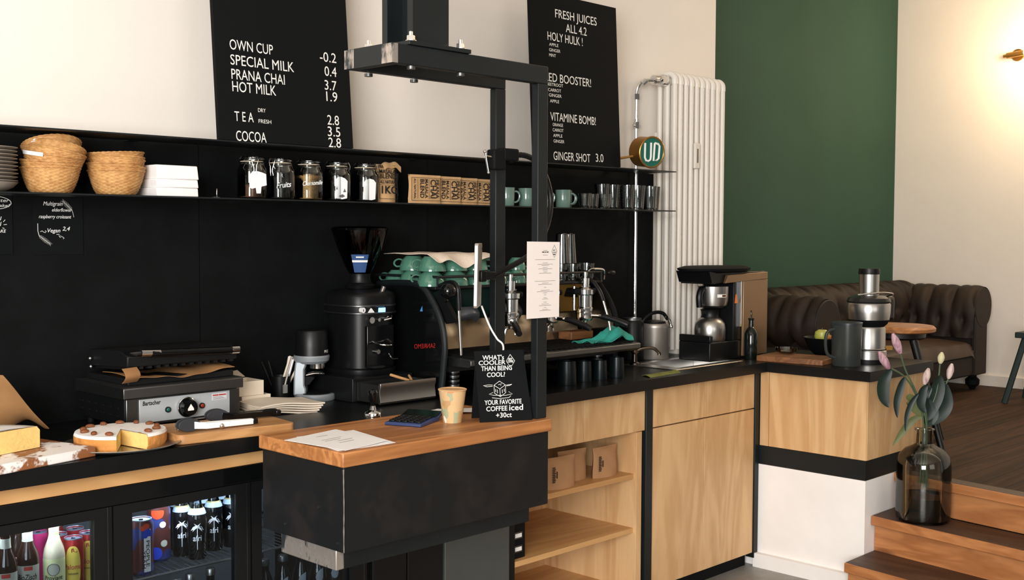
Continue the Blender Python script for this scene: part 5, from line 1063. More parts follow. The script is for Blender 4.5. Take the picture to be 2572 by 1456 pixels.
G().lathe([(0, 0), (.058, 0), (.06, .005), (.058, .19), (.052, .2), (0, .2)], n=36).out('body', m_plastic, t)
G().lathe([(0, .2005), (.05, .2005), (.048, .212), (0, .215)], n=32).out('lid', m_darksteel, t)

bx, by, bz = 4.98, 3.33, CT+.0005
t = thing('coffee_brewer', 'filter coffee brewer with a black disc top, steel filter pan and brown side panels', 'coffee brewer', (bx, by, bz))
m_sidepanel = M('steel_reflecting_brown', (150, 122, 92), .35, .75)  # stainless panels; the brown they reflect is put into their colour
G().box(4.74, 5.235, 3.25, 3.44, bz, bz+.095).box(4.74, 4.765, 3.25, 3.44, bz+.095, bz+.13).out('base', m_plastic, t, bevel=.005)
G().box(4.945, 5.235, 3.25, 3.44, bz+.095, bz+.4).out('tower', m_black, t, bevel=.004)
G().box(5.012, 5.24, 3.235, 3.249, bz+.012, bz+.402).out('side_panel', m_sidepanel, t, bevel=.003)
G().poly([(4.845, bz+.39), (5.236, bz+.404), (5.236, bz+.44), (4.865, bz+.432)], 3.233, 3.2495, 'xz').out('side_strip', m_sidepanel, t, bevel=.002)
G().box(4.99, 5.002, 3.238, 3.2495, bz+.165, bz+.395).out('water_gauge', m_chrome, t)
G().poly([(4.75, bz+.387), (5.235, bz+.405), (5.235, bz+.445), (4.76, bz+.445)], 3.25, 3.44, 'xz').out('head', m_plastic, t, bevel=.004)
G().poly([(4.735, bz+.395), (4.765, bz+.39), (4.765, bz+.445), (4.71, bz+.452)], 3.24, 3.44, 'xz').out('head_front', m_plastic, t)
G().lathe([(0, .446), (.2, .446), (.24, .454), (.245, .464), (.2, .474), (0, .477)], (4.90, 3.34, bz), 56, sx=1.0, sy=.62).out('lid', m_matte, t)
G().sph((4.75, 3.246, bz+.425), .0045).out('power_light', M('red_lamp_on', (255, 60, 50), .3, emit=3.), t)
G().lathe([(0, .262), (.05, .262), (.072, .275), (.078, .3), (.08, .372), (0, .374)], (4.875, 3.33, bz), 44).out('filter_pan', m_steel, t)
G().tube(smooth([(4.80, 3.33, bz+.36), (4.77, 3.33, bz+.355), (4.755, 3.33, bz+.32), (4.76, 3.33, bz+.27)], 4), .016, 10).out('pan_handle', m_plastic, t)
G().grid(lambda u, v: (4.875+.0808*sin(-.35+.68*(u-.5)-.0), 3.33-.0808*cos(-.35+.68*(u-.5)), bz+.318+.016*v), 8, 1, .0006).out('pan_badge', m_letter, t)
G().grid(lambda u, v: (4.875+.0814*sin(-.35+.3*(u)), 3.33-.0814*cos(-.35+.3*(u)), bz+.3205+.011*v), 8, 1, .0006).out('pan_badge_print', M('badge_brown', (96, 44, 34), .5), t)
w = G().poly([(4.952, bz+.285), (4.978, bz+.285), (4.968, bz+.33), (4.96, bz+.33)], 3.248, 3.2495, 'xz').out('warning_sticker', M('orange_sticker', (226, 120, 46), .5), t)
q = thing('thermos_jug', 'round steel coffee jug with a black neck standing in the brewer', 'jug', (4.86, 3.335, bz+.0955), world=False)
G().lathe([(0, 0), (.075, 0), (.079, .008), (.08, .06), (.076, .088), (.062, .108), (.048, .118), (0, .118)], n=48).out('body', m_steel, q)
G().lathe([(0, .1185), (.048, .1185), (.044, .13), (.046, .15), (.05, .158), (.03, .164), (0, .164)], n=36).out('neck', m_plastic, q)
G().tube(smooth([(.03, .04, .145), (.06, .075, .15), (.07, .085, .11), (.06, .07, .06)], 4), .009, 10).out('handle', m_plastic, q)
G().poly([(-.046, -.012), (-.07, 0), (-.046, .012)], .138, .155).out('lip', m_plastic, q)
t = thing('oil_bottle', 'slim dark bottle with a metal pourer beside the coffee brewer', 'bottle', (5.015, 3.19, CT+.0005), world=False)
G().lathe([(0, 0), (.031, 0), (.033, .005), (.033, .13), (.025, .15), (.013, .165), (.012, .198), (.015, .2), (.015, .21), (0, .21)], n=30).out('glass', M('dark_bottle_glass', (16, 22, 18), .1, spec=.6), t)
G().tube([(0, 0, .21), (.001, 0, .232), (-.004, 0, .25)], .004, 8).out('pourer', m_chrome, t)

# ---------------------------------------------------------------- end of the worktop
o = G().tf(rot2((5.09, 2.965, 0), radians(7))).poly(rrect(.11, .175, .01), CT+.0005, CT+.028).out('chopping_board', m_board2, bevel=.003); tag(o, 'brown wooden chopping board on the worktop corner under the glass dish', 'board')
o = G().lathe([(0, 0), (.03, 0), (.05, .012), (.056, .032), (.0545, .032), (.048, .014), (.028, .003), (0, .003)], (5.14, 3.06, CT+.0285), 36).out('glass_dish', m_glass); tag(o, 'small shallow glass dish on the brown chopping board', 'dish')
t = thing('fruit_bowl', 'black bowl holding an apple and a carrot behind the chopping board', 'bowl', (5.42, 2.98, CT+.0005), world=False)
G().lathe([(0, 0), (.06, 0), (.1, .04), (.125, .1), (.122, .1), (.096, .042), (.056, .006), (0, .006)], n=48).out('bowl_wall', m_plastic, t)
t = thing('apple', 'yellow-green apple resting in the black bowl', 'apple', (5.385, 2.995, CT+.07), world=False)
G().lathe([(0, .008), (.016, 0), (.032, .012), (.04, .036), (.036, .06), (.02, .071), (.006, .066), (0, .06)], n=32).out('fruit', patch('apple_skin', (168, 176, 72), (196, 186, 96), 12, .4, .7, .35), t)
G().tube([(0, 0, .062), (.004, .002, .08)], .0018, 6).out('stem', m_board2, t)
t = thing('carrot', 'orange carrot lying beside the apple in the black bowl', 'carrot', (5.40, 2.955, CT+.094), radians(-40), world=False)
G().tube([(-.06, 0, .01), (-.04, 0, .011), (.02, 0, .009), (.06, .0, .006), (.085, .0, .004)], [.012, .014, .011, .007, .002], 14).out('root', M('carrot_orange', (206, 122, 62), .55, var=.15, scale=40), t)
t = thing('pulp_jug', 'tall dark translucent plastic jug beside the juicer', 'jug', (5.11, 2.71, CT+.0005), world=False)
G().lathe([(0, 0), (.064, 0), (.066, .005), (.07, .2), (.0675, .2), (.0635, .007), (0, .006)], n=40, se=2.4).out('body', M('dark_plastic_jug', (52, 56, 54), .25, spec=.5), t)
G().lathe([(0, .2005), (.072, .2005), (.072, .21), (.06, .214), (0, .216)], n=40, se=2.4).out('lid', M('dark_plastic_lid', (44, 50, 52), .35), t)
G().tube(smooth([(-.06, .03, .18), (-.095, .05, .165), (-.105, .055, .12), (-.095, .05, .06), (-.06, .03, .04)], 5), .008, 10).out('handle', bpy.data.materials['dark_plastic_jug'], t)
jx, jy = 5.32, 2.705
t = thing('juicer', 'brushed steel centrifugal juicer with a feed chute and locking arm', 'juicer', (jx, jy, CT+.0005), world=False)
G().lathe([(0, 0), (.09, 0), (.092, .02), (0, .02)], n=48).out('base_ring', m_plastic, t)
G().lathe([(0, .02), (.09, .02), (.091, .06), (.088, .062), (.086, .07), (.084, .072), (.083, .17), (.078, .18), (0, .182)], n=56).out('motor_housing', m_steel, t)
G().lathe([(.0875, .0655), (.0885, .0655), (.0885, .07), (.086, .07)], n=56).out('seam', m_matte, t)
G().lathe([(0, .178), (.075, .18), (.092, .195), (.1, .215), (0, .215)], n=56).out('collar', m_matte, t)
G().lathe([(0, .2155), (.1, .2155), (.105, .25), (.106, .29), (.1, .3), (0, .302)], n=56).out('bowl', m_steel, t)
G().lathe([(0, .3), (.104, .3), (.107, .306), (.1, .322), (.07, .334), (0, .336)], n=56).out('cover', M('dark_cover', (40, 40, 40), .2, .2, spec=.6), t)
G().lathe([(0, .334), (.048, .334), (.049, .44), (0, .44)], n=44).out('feed_chute', m_steel, t)
G().lathe([(0, .4402), (.052, .4402), (.053, .448), (.05, .468), (0, .47)], n=44).out('pusher', m_plastic, t)
G().tube(smooth([(-.112, .0, .34), (-.06, -.085, .352), (.03, -.11, .345), (.095, -.055, .33), (.112, -.02, .315)], 6), .005, 8).tube([(.112, -.02, .315), (.112, -.02, .15)], .005, 8).out('locking_arm', m_chrome, t)
G().cyl((.1, -.02, .145), (.125, -.02, .145), .013, n=16).out('arm_pivot', m_darksteel, t)
G().poly([(.04, -.05), (.17, -.06), (.2, .0), (.17, .06), (.04, .05)], .2, .33).out('pulp_container', m_plastic, t, bevel=.02)
G().tf(Matrix.Rotation(radians(-45), 4, 'Z')).box(.085, .12, -.012, .012, .062, .082).out('spout', m_brass, t)

# ---------------------------------------------------------------- glass vase with tulips on the step
vx, vy, vz = 5.137, 2.32, .3487
t = thing('glass_vase', 'large grey glass bottle vase standing on the middle step', 'vase', (vx, vy, vz), world=False)
m_greyglass = thin_glass('grey_glass', (236, 237, 234), .03, 1.5, .9)
G().lathe([(r*.955, z) for r, z in [(0, .012), (.1, .004), (.118, 0), (.127, .012), (.13, .05), (.128, .26), (.118, .305), (.09, .335), (.052, .352), (.04, .362), (.038, .41), (.041, .422), (.047, .424), (.047, .43), (.037, .43), (.034, .42), (.034, .362), (.05, .347), (.088, .33), (.114, .3), (.124, .258), (.126, .05), (.122, .014), (.1, .011), (0, .019)]], n=64).out('bottle', m_greyglass, t)
G().lathe([(0, .022), (.1, .015), (.114, .018), (.1185, .05), (.1185, .118), (0, .1185)], n=56).out('water', thin_glass('grey_water', (190, 195, 186), .02, 1.33, .6), t)
m_bud = patch('pink_bud', (196, 160, 168), (150, 106, 124), 22, .45, .6, .55, stretch=(3, 3, .5)); m_budw = M('cream_bud', (214, 206, 164), .55, var=.1, scale=20); m_budp = patch('pale_pink_bud', (214, 196, 186), (178, 130, 140), 22, .5, .65, .55, stretch=(3, 3, .5))
m_leaf = M('dark_leaf', (24, 40, 34), .45, var=.3, scale=18); m_leaf2 = M('olive_leaf', (96, 102, 62), .5, var=.2, scale=18); m_stem = M('stem_green', (66, 84, 56), .5)
SR = Vector((.6987, -.7154, 0)); SF = Vector((.7147, .6977, 0)); NB = Vector((vx, vy, vz+.44))   # across and along the sight of the room
def fp(r, z, f=0.): return Vector((vx, vy, 0))+SR*r+SF*f+Vector((0, 0, z))
def petal_bud(base, tip, w, mt, par):
    ax = (tip-base); L = ax.length; ax.normalize(); u = ax.orthogonal().normalized(); v = ax.cross(u)
    for k in range(3):
        a = 2*pi*k/3+.5; n = u*cos(a)+v*sin(a); s = ax.cross(n)
        def fn(p, q, n=n, s=s):
            r = w*(sin(pi*min(1, .08+.92*q*.93))**.75)*(.94 if q < .5 else 1)*(1-.15*q); b = (p-.5)*2*1.25
            return base+ax*L*q+n*r*cos(b)+s*r*sin(b)
        g = G(); g.grid(fn, 8, 10, .0012); g.out('petal', mt, par)
def leaf(par, pts, w, mt, nrm):
    P = smooth(pts, 5); n = len(P)-1
    def fn(a, b):
        i = min(n, int(round(a*n))); p = P[i]; d = (P[min(i+1, n)]-P[max(i-1, 0)]).normalized(); s = d.cross(nrm).normalized(); k = w*sin(pi*min(.999, .06+.94*a))**.8
        return p+s*k*(b-.5)*2+nrm*(-.25*k*(1-(2*b-1)**2))
    g = G(); g.grid(fn, n, 4, .0008); g.out('leaf', mt, par)
GF = 'lily stems with closed buds in the glass vase'
CAMN = (-SF+Vector((0, 0, .1))).normalized()
stems = [  # label, stem points (across, height), bud base, bud tip, width, material
 ('pink lily bud at the far upper left of the vase', [(-.01, .52), (.0, .8), (-.05, .95), (-.1, 1.05), (-.127, 1.13)], (-.127, 1.132), (-.165, 1.225), .021, m_bud),
 ('pink lily bud at the lower left, drooping towards the juicer', [(-.02, .52), (-.01, .8), (-.045, .93), (-.1, 1.02), (-.165, 1.06)], (-.175, 1.058), (-.225, 1.14), .021, m_bud),
 ('pale pink lily bud standing above the middle of the vase', [(.01, .5), (.01, .8), (-.01, .92), (-.005, .985)], (-.006, .985), (.012, 1.062), .0185, m_budp),
 ('small cream lily bud, the highest at the right of the vase', [(.0, .5), (.012, .8), (.055, .95), (.068, 1.08)], (.069, 1.082), (.076, 1.136), .0175, m_budw),
 ('pale pink lily bud at the far right of the vase', [(.02, .5), (.018, .8), (.075, .92), (.112, 1.01)], (.113, 1.01), (.128, 1.082), .0175, m_budp)]
for i, (lab, pts, b0_, t0_, wd, mt) in enumerate(stems):
    q = thing('lily_stem', lab, 'flower', (vx, vy, vz+.13), group=GF)
    ff = .012*(i-2)*.8
    S = [fp(a, z, ff*min(1, (z-.5)/.3+.2)) for a, z in pts]; G().tube(smooth(S, 5), .0042, 8).out('stem', m_stem, q)
    petal_bud(fp(b0_[0], b0_[1], ff), fp(t0_[0], t0_[1], ff), wd, mt, q)
    L = {0: [([(-.045, .945), (-.075, .9), (-.095, .84), (-.1, .77)], .013, m_leaf), ([(-.01, .86), (-.03, .9), (-.02, .96), (0.0, .985)], .022, m_leaf)],
         1: [([(-.17, 1.055), (-.2, 1.0), (-.2, .93), (-.175, .88)], .03, m_leaf), ([(-.105, 1.02), (-.12, .98), (-.14, .9), (-.135, .83)], .018, m_leaf)],
         2: [([(-.01, .84), (-.05, .88), (-.075, .92), (-.09, .915)], .028, m_leaf2), ([(-.01, .84), (-.06, .82), (-.11, .76), (-.15, .70)], .017, m_leaf2)],
         3: [([(.01, .82), (.04, .9), (.06, .98), (.065, 1.03)], .036, m_leaf), ([(.01, .82), (.02, .86), (-.01, .92), (.03, .97)], .034, m_leaf)],
         4: [([(.02, .80), (.07, .84), (.105, .9), (.1, .99)], .034, m_leaf), ([(.015, .79), (.03, .84), (.02, .9), (.05, .93)], .04, m_leaf)]}[i]
    for P, w, ml in L: leaf(q, [fp(a, z, ff-.01) for a, z in P], w, ml, CAMN)

# ---------------------------------------------------------------- sofa, stools, wall lamp on the raised floor
t = thing('chesterfield_sofa', 'dark brown buttoned leather sofa against the green wall', 'sofa', (7.3, 3.85, ZF+.0005))
zs = ZF
def tuft(u, v, nu, nv):
    d = 0.
    for j in range(nv+1):
        off = .5 if j % 2 else 0.
        a = u*nu-off; a = a-round(a); b = v*nv-j; d += math.exp(-((a/.16)**2+(b/.32)**2))
        a2 = abs(u*nu-off-round(u*nu-off)); d += .35*math.exp(-((a2/.09)**2))*math.exp(-((b/.6)**2))
    return min(1.3, d)
X0, X1 = 6.1, 8.68
def backf(u, v):
    x = X0+.1+(X1-.2-X0)*u
    if v < .5: s = v/.5; y, z, ny, nz = 3.98-.03*s, zs+.42+.20*s, -1, 0
    else:
        a = (v-.5)/.5*pi*1.15; cy_, cz_, r = 4.08, zs+.625, .13; y, z = cy_-r*cos(a), cz_+r*sin(a); ny, nz = -cos(a), sin(a)
    k = .045*(1-tuft(u, v*1.05, 11, 4)*.8)+.012*abs(sin(pi*u*11)); return (x, y+ny*k, z+nz*k)
G().grid(backf, 132, 44).out('backrest', m_leather, t, ang=80)
G().box(X0+.05, X1-.05, 4.06, 4.24, zs+.12, zs+.66).out('back_frame', m_leather, t, bevel=.02)
for s, xa in ((1, 8.40), (-1, 6.38)):
    def armf(u, v, s=s, xa=xa):
        y = 3.43+.72*u
        if v < .4: q = v/.4; x, z, nx, nz = xa+s*.02*q, zs+.40+.21*q, -s, 0
        else:
            a = (v-.4)/.6*pi*1.35; cx_, cz_, r = xa+s*.145, zs+.62, .125; x, z = cx_-s*r*cos(a), cz_+r*sin(a); nx, nz = -s*cos(a), sin(a)
        k = .035*(1-tuft(u, v, 4, 4)*.8)+.008*abs(sin(pi*u*4)); return (x+nx*k, y, z+nz*k)
    ar = G().grid(armf, 60, 44).out('armrest', m_leather, t, ang=80)
    G().box(min(xa+s*.03, xa+s*.2), max(xa+s*.03, xa+s*.2), 3.45, 4.2, zs+.12, zs+.6).out('arm_frame', m_leather, ar, bevel=.01)
    g = G(); g.cyl((xa+s*.145, 3.425, zs+.62), (xa+s*.145, 3.46, zs+.62), .15, n=40).box(min(xa+s*.01, xa+s*.225), max(xa+s*.01, xa+s*.225), 3.427, 3.46, zs+.12, zs+.6); g.out('arm_front', m_leather, ar, bevel=.008)
G().box(6.4, 8.41, 3.44, 4.05, zs+.12, zs+.27).out('seat_base', m_leather, t, bevel=.015)
m_seat = patch('worn_seat_leather', (70, 50, 36), (46, 34, 26), 4, .4, .7, .45, .5, spec=.45)
G().grid(lambda u, v: (6.4+1.99*u, 3.42+.6*v, zs+.385-.018*(2*v-1)**2-.03*(max(0, abs(2*u-1)-.93)/.07)**2-.09*(max(0, .06-v)/.06)**2), 60, 24).box(6.4, 8.39, 3.43, 4.02, zs+.27, zs+.31).out('seat_cushion', m_seat, t, ang=60)
for x in (6.3, 8.55):
    for y in (3.5, 4.15): G().lathe([(0, 0), (.02, 0), (.028, .02), (.05, .04), (.052, .075), (.03, .095), (.03, .119), (0, .119)], (x, y, zs+.0008), 24).out('foot', m_matte, t)
# wooden-topped stool and dark stool
m_stool = M('dark_lacquer', (14, 15, 15), .4)
t = thing('wooden_stool', 'stool with an oiled wooden seat and splayed black legs in front of the sofa', 'stool', (5.98, 2.9, zs+.0006))
G().lathe([(0, .628), (.2, .628), (.21, .634), (.212, .65), (.2, .662), (0, .665)], (5.98, 2.88, zs), 48).out('seat', m_barwood, t)
G().lathe([(0, .59), (.15, .59), (.16, .6), (.16, .6275), (0, .6275)], (5.98, 2.88, zs), 40).out('seat_frame', m_stool, t)
for a in (-20, 70, 160, 250):
    c, s = cos(radians(a)), sin(radians(a)); G().tube([(5.98+.13*c, 2.88+.13*s, zs+.60), (5.98+.36*c, 2.88+.36*s, zs+.0012)], [.022, .017], 12).out('leg', m_stool, t)
G().tube([(5.98+.25*cos(pi*k/16), 2.88+.25*sin(pi*k/16), zs+.28) for k in range(32)], .009, 8, closed=True).out('foot_ring', m_stool, t)
m_dkgreen = M('dark_green_paint', (38, 52, 52), .45)
t = thing('green_stool', 'dark green stool cut off by the right edge of the photo', 'stool', (8.17, 2.86, zs+.0006))
G().box(8.02, 8.36, 2.66, 3.0, zs+.455, zs+.495).out('seat', m_dkgreen, t, bevel=.006)
for sx, sy in ((-1, 1), (1, 1), (-1, -1), (1, -1)): G().tube([(8.19+.11*sx, 2.83+.12*sy, zs+.455), (8.19+.19*sx, 2.83+.22*sy, zs+.0012)], .022, 10).out('leg', m_dkgreen, t)
G().box(8.06, 8.32, 2.7, 2.96, zs+.42, zs+.455).out('apron', m_dkgreen, t)
t = thing('wall_lamp', 'small brass wall lamp with a glowing bulb at the top right edge', 'lamp', (8.76, 3.3, 3.0))
G().cyl((8.8395, 3.33, 3.03), (8.822, 3.33, 3.03), .045, n=28).cyl((8.822, 3.33, 3.03), (8.76, 3.33, 3.03), .009, n=12).out('wall_plate', m_brass, t)
G().cyl((8.76, 3.385, 3.022), (8.76, 3.26, 3.032), .021, n=24).cyl((8.76, 3.41, 3.02), (8.76, 3.385, 3.022), .012, n=16).out('socket', m_brass, t)
G().sph((8.76, 3.205, 3.036), .055, u=24, w=16).out('bulb', M('glowing_bulb', (255, 222, 160), .3, emit=14.), t)
point('wall_lamp_light', (8.4, 3.05, 3.0), .12, 26, (1.0, .74, .44))
# ---------------------------------------------------------------- kraft coffee bags on the cabinet shelves
GK = 'plain kraft coffee bags on the upper cabinet shelf'
m_brownprint = M('brown_print', (62, 44, 34), .8)
def coffee_bag(label, loc, rz):
    t = thing('coffee_bag', label, 'bag', (0, 0, 0), group=GK, world=False); pouch(G(), .168, .132, .06).out('pouch', m_kraft2, t)
    g = G()
    for i in range(9): g.box(-.072, -.056+.003*(i % 2), -.0275, -.0265, .032+.0075*i, .0372+.0075*i)
    g.box(-.049, -.046, -.0315, -.027, .05, .078).out('print', m_brownprint, t)
    t.location = loc; t.rotation_euler = (0, 0, rz); return t
m_kraft2 = M('pale_kraft', (176, 132, 92), .85, var=.1, scale=10, bump=.3, bscale=20)
k0 = coffee_bag('front left kraft coffee bag on the upper cabinet shelf', (3.557, 3.185, .6125), -.05)
dup(k0, (3.705, 3.25, .6125), 'middle kraft coffee bag on the upper cabinet shelf', rz=-.1)
dup(k0, (3.872, 3.205, .6125), 'back right kraft coffee bag on the upper cabinet shelf', rz=.02)
t = thing('file_box', 'black storage box with two white label holders on the middle cabinet shelf', 'box', (3.265, 3.32, .3685))
G().box(3.234, 3.325, 3.165, 3.5, .3685, .524).out('box_body', m_matte, t, bevel=.004)
G().box(3.236, 3.327, 3.16, 3.165, .5195, .526).out('edge_strip', m_plyedge, t)
for z in (.45, .395):
    q = G().box(3.256, 3.305, 3.1625, 3.165, z, z+.028).out('label_holder', m_darksteel, t); G().box(3.262, 3.3, 3.1612, 3.1625, z+.006, z+.022).out('label_card', m_paper, q)

# ---------------------------------------------------------------- drinks in the fridge
ZR = .6425; ZQ = .6205      # top of the upper racks
def wrap(cx, cy, r, z0, a0):   # writing laid on a round body facing angle a0
    return lambda x, y, d=0.: (cx+(r+.0006+d)*cos(a0+x/r), cy+(r+.0006+d)*sin(a0+x/r), z0+y)
AF = radians(-118)
def txt(par, body, w, x, z, h, wd, mat, cx, cy, r, name='label_lettering', shear=0., rot=False):
    V = letters(body, 'CENTER', shear, .01, 1.)[0]; ww = max(p[0] for p in V)-min(p[0] for p in V); f = wrap(cx, cy, r, 0, AF)
    fn = (lambda a, b, d: f(x+b, z-a, d)) if rot else (lambda a, b, d: f(x+a, z+b, d))
    G().text(body, fn, h*1.3, wd/(ww*h*1.3), 'CENTER', shear, .01, .0003).out(name, mat, par)
def decal(par, name, mat, pts, r, cx=0., cz=None, e=.0004):
    f = wrap(0, 0, r, 0, AF); n = len(pts); mx = sum(p[0] for p in pts)/n; mz = sum(p[1] for p in pts)/n if cz is None else cz; g = G()
    R = [[g.v(f(mx+(p[0]-mx)*k/4, mz+(p[1]-mz)*k/4, e)) for p in pts] for k in range(1, 5)]; c_ = g.v(f(mx, mz, e))
    for i in range(n):
        j = (i+1) % n; g.f([c_, R[0][i], R[0][j]])
        for a, b in zip(R, R[1:]): g.f([a[i], b[i], b[j], a[j]])
    return g.out(name, mat, par)
def disc(x, z, r, n=20, ry=None, p=1.): return [(x+r*math.copysign(abs(cos(2*pi*a/n))**p, cos(2*pi*a/n)), z+(ry or r)*math.copysign(abs(sin(2*pi*a/n))**p, sin(2*pi*a/n))) for a in range(n)]
def band(par, name, mat, r, za, zb, a=-1.4, b=1.4, cx=0., cy=0., e=.0003):
    G().grid(lambda u, v: (cx+(r+e)*cos(AF+a+(b-a)*u), cy+(r+e)*sin(AF+a+(b-a)*u), za+(zb-za)*v), 24, 2).out(name, mat, par)
m_amberg = M('brown_bottle_glass', (44, 26, 18), .08, spec=.6, coat=.3); m_greeng = M('dark_green_glass', (28, 38, 24), .08, spec=.6, coat=.3); m_cola = M('cola_bottle', (14, 14, 15), .08, spec=.6, coat=.3)
m_label1 = M('grey_cream_label', (176, 174, 158), .6); m_lred = M('label_red', (182, 60, 50), .6); m_lemon = M('cloudy_lemonade', (206, 192, 162), .2, spec=.5, coat=.4); m_llabel = M('pale_yellow_label', (214, 214, 158), .6)
BOT = [(0, 0), (.028, 0), (.0305, .004), (.0305, .128), (.027, .148), (.017, .175), (.0135, .19), (.0125, .222), (.0145, .224), (.0145, .232), (0, .233)]
GB = 'brown organic soda bottles behind the first fridge door'
def soda(label, x, y, glassm):
    t = thing('soda_bottle', label, 'bottle', (0, 0, 0), group=GB, world=False)
    G().lathe(BOT, n=32).out('bottle', glassm, t); G().lathe([(0, .2332), (.0155, .2232), (.0158, .228), (.014, .2355), (0, .236)], n=24).out('cap', m_steel, t)
    band(t, 'paper_label', m_label1, .0305, .02, .118); G().lathe([(.0148, .183), (.0138, .19), (.0137, .21), (.0142, .21), (.0143, .19), (.0153, .183)], n=24).out('neck_label', m_label1, t)
    txt(t, 'BioZisch', 0, 0, .078, .018, .054, m_blackink, 0, 0, .031, shear=.25); 
    band(t, 'red_strip', m_lred, .0308, .105, .116, -.25, .5, e=.0006)
    band(t, 'label_print', m_ink, .0312, .056, .0575, -.5, .5); band(t, 'label_print', m_ink, .0312, .05, .051, -.3, .5)
    t.location = (x, y, ZQ); return t
s0 = soda('brown organic soda bottle next to the cloudy lemonade', 1.336, 3.225, m_amberg)
dup(s0, (1.262, 3.195, ZQ), 'leftmost brown organic soda bottle behind the first fridge door')
dup(s0, (1.285, 3.3, ZQ), 'organic soda bottle in the second row behind the first fridge door')
dup(s0, (1.352, 3.335, ZQ), 'organic soda bottle at the back behind the first fridge door')
t = thing('lemonade_bottle', 'bottle of cloudy pale lemonade with a yellow label and bicycle emblem', 'bottle', (1.412, 3.225, ZQ), world=False)
G().lathe(BOT, n=32).out('bottle', m_lemon, t); G().lathe([(.0138, .19), (.0142, .187), (.0143, .222), (.0138, .222)], n=24).out('neck_label', m_llabel, t); G().lathe([(0, .2332), (.0158, .2232), (.0155, .2355), (0, .236)], n=24).out('cap', m_steel, t)
band(t, 'paper_label', m_llabel, .0305, .012, .122)
f = wrap(0, 0, .0312, 0, AF); G().tube([f(.017*cos(a*pi/16), .092+.017*sin(a*pi/16)) for a in range(32)], .0011, 5, closed=True).out('label_emblem', m_ink, t)
decal(t, 'emblem_face', m_label1, disc(0, .092, .0155), .0309)
txt(t, 'Proviant', 0, 0, .062, .014, .05, m_blackink, 0, 0, .0312); band(t, 'label_print', m_ink, .0312, .05, .055, 0., .7)
m_canred = M('can_red', (150, 34, 34), .3, .3, coat=.3); m_canyel = M('can_yellow', (222, 196, 84), .4); m_canpink = M('can_pink', (196, 48, 110), .3, .3); m_canlid = M('can_lid', (176, 192, 214), .3, .7)
def can_mesh(t, r, h, body):
    G().lathe([(0, .004), (r*.8, 0), (r, .01), (r, h-.016), (r*.86, h-.002), (r*.86, h), (r*.8, h), (r*.78, h-.005), (0, h-.005)], n=36).out('can_body', body, t)
    l = G().lathe([(r*.87, h-.003), (r*.89, h+.001), (r*.84, h+.0015), (r*.8, h-.0035), (0, h-.0037)], n=32).out('lid', m_canlid, t)
    G().tf(rot2((0, 0, h-.0032), AF)).poly(rrect(.011, .006, .004, 3), 0, .0006).out('opening', m_gloss, l)
GPC = 'red and yellow lemonade cans behind the first fridge door'
c0 = thing('drink_can', 'front red can with a yellow oval beside the lemonade bottle', 'can', (1.474, 3.235, ZQ), group=GPC, world=False); can_mesh(c0, .029, .165, m_canred)
decal(c0, 'label_oval', m_canyel, disc(0, .082, .0215, 32, .064, .8), .029)
txt(c0, 'Paloma', 0, 0, .078, .0155, .048, m_lred, 0, 0, .0296); txt(c0, 'Lemonade', 0, 0, .062, .007, .028, m_blackink, 0, 0, .0296)
f = wrap(0, 0, .0296, 0, AF); G().raw([f(a, .122+b) for a, b in ((-.012, 0), (.01, .004), (.013, .009), (.004, .008), (.002, .018), (-.004, .016), (-.004, .005))], [(0, 1, 2, 3, 4, 5, 6)]).out('label_hat', m_lred, c0)
for x, y, lab in ((1.532, 3.262, 'front red and yellow can at the right end, cut by the door frame'), (1.46, 3.305, 'red can in the second row behind the lemonade bottle'), (1.525, 3.335, 'red can in the second row at the right end'), (1.495, 3.415, 'red can in the third row behind the first fridge door')): dup(c0, (x, y, ZQ), lab)
cp = thing('drink_can', 'pink can in the third row behind the red ones', 'can', (1.43, 3.375, ZQ), group=GPC, world=False); can_mesh(cp, .029, .165, m_canpink)
dup(cp, (1.42, 3.45, ZQ), 'pink can at the very back of the first fridge compartment')
# tall cans and colas in the second compartment
m_cb = patch('brown_blue_can', (84, 44, 40), (52, 62, 120), 16, .5, .54, .3, .3, .3, detail=1); m_blue2 = M('cobalt_print', (40, 66, 190), .4); m_cor = M('orange_red', (216, 74, 40), .4)
q = thing('tall_can', 'tall can with black vertical letters on a white stripe behind the second fridge door', 'can', (1.672, 3.205, ZR), group='tall printed cans behind the second fridge door', world=False)
can_mesh(q, .036, .168, m_cb)
G().grid(lambda u, v: wrap(0, 0, .036, 0, AF)(.008+.022*u, .012+.13*v, .0002), 8, 2).out('white_field', m_whiteplastic, q)
txt(q, 'PEOPLE', 0, .015, .068, .012, .08, m_blackink, 0, 0, .0364, rot=True); txt(q, 'YEAH', 0, .0035, .05, .011, .055, m_blackink, 0, 0, .0364, rot=True)
for x, z, r, mt in ((.018, .135, .011, m_blue2), (.012, .124, .009, m_blue2), (.026, .128, .009, m_blue2), (.016, .15, .01, m_cor), (.005, .146, .008, m_cor)):
    decal(q, 'printed_blob', mt, disc(x, z, r), .0366)
p2 = thing('tall_can', 'second tall can with an orange dot, behind the striped tall can', 'can', (1.782, 3.3, ZR), group='tall printed cans behind the second fridge door', world=False); can_mesh(p2, .036, .178, m_cb)
for x, z, r, mt in ((-.004, .158, .02, m_cor), (.016, .06, .011, m_label1), (-.01, .03, .02, m_blue2), (.012, .12, .01, m_whiteplastic)):
    decal(p2, 'printed_blob', mt, [(a, min(.166, b)) for a, b in disc(x, z, r)], .0362)
GCO = 'cola bottles with a white palm behind the second fridge door'
m_clear = thin_glass('bottle_neck_glass', (220, 226, 226), .03, 1.5, 1.6); m_goldfoil = M('gold_foil', (206, 190, 130), .35, .5)
c = thing('cola_bottle', 'front cola bottle with a white palm, second from the left', 'bottle', (0, 0, 0), group=GCO, world=False)
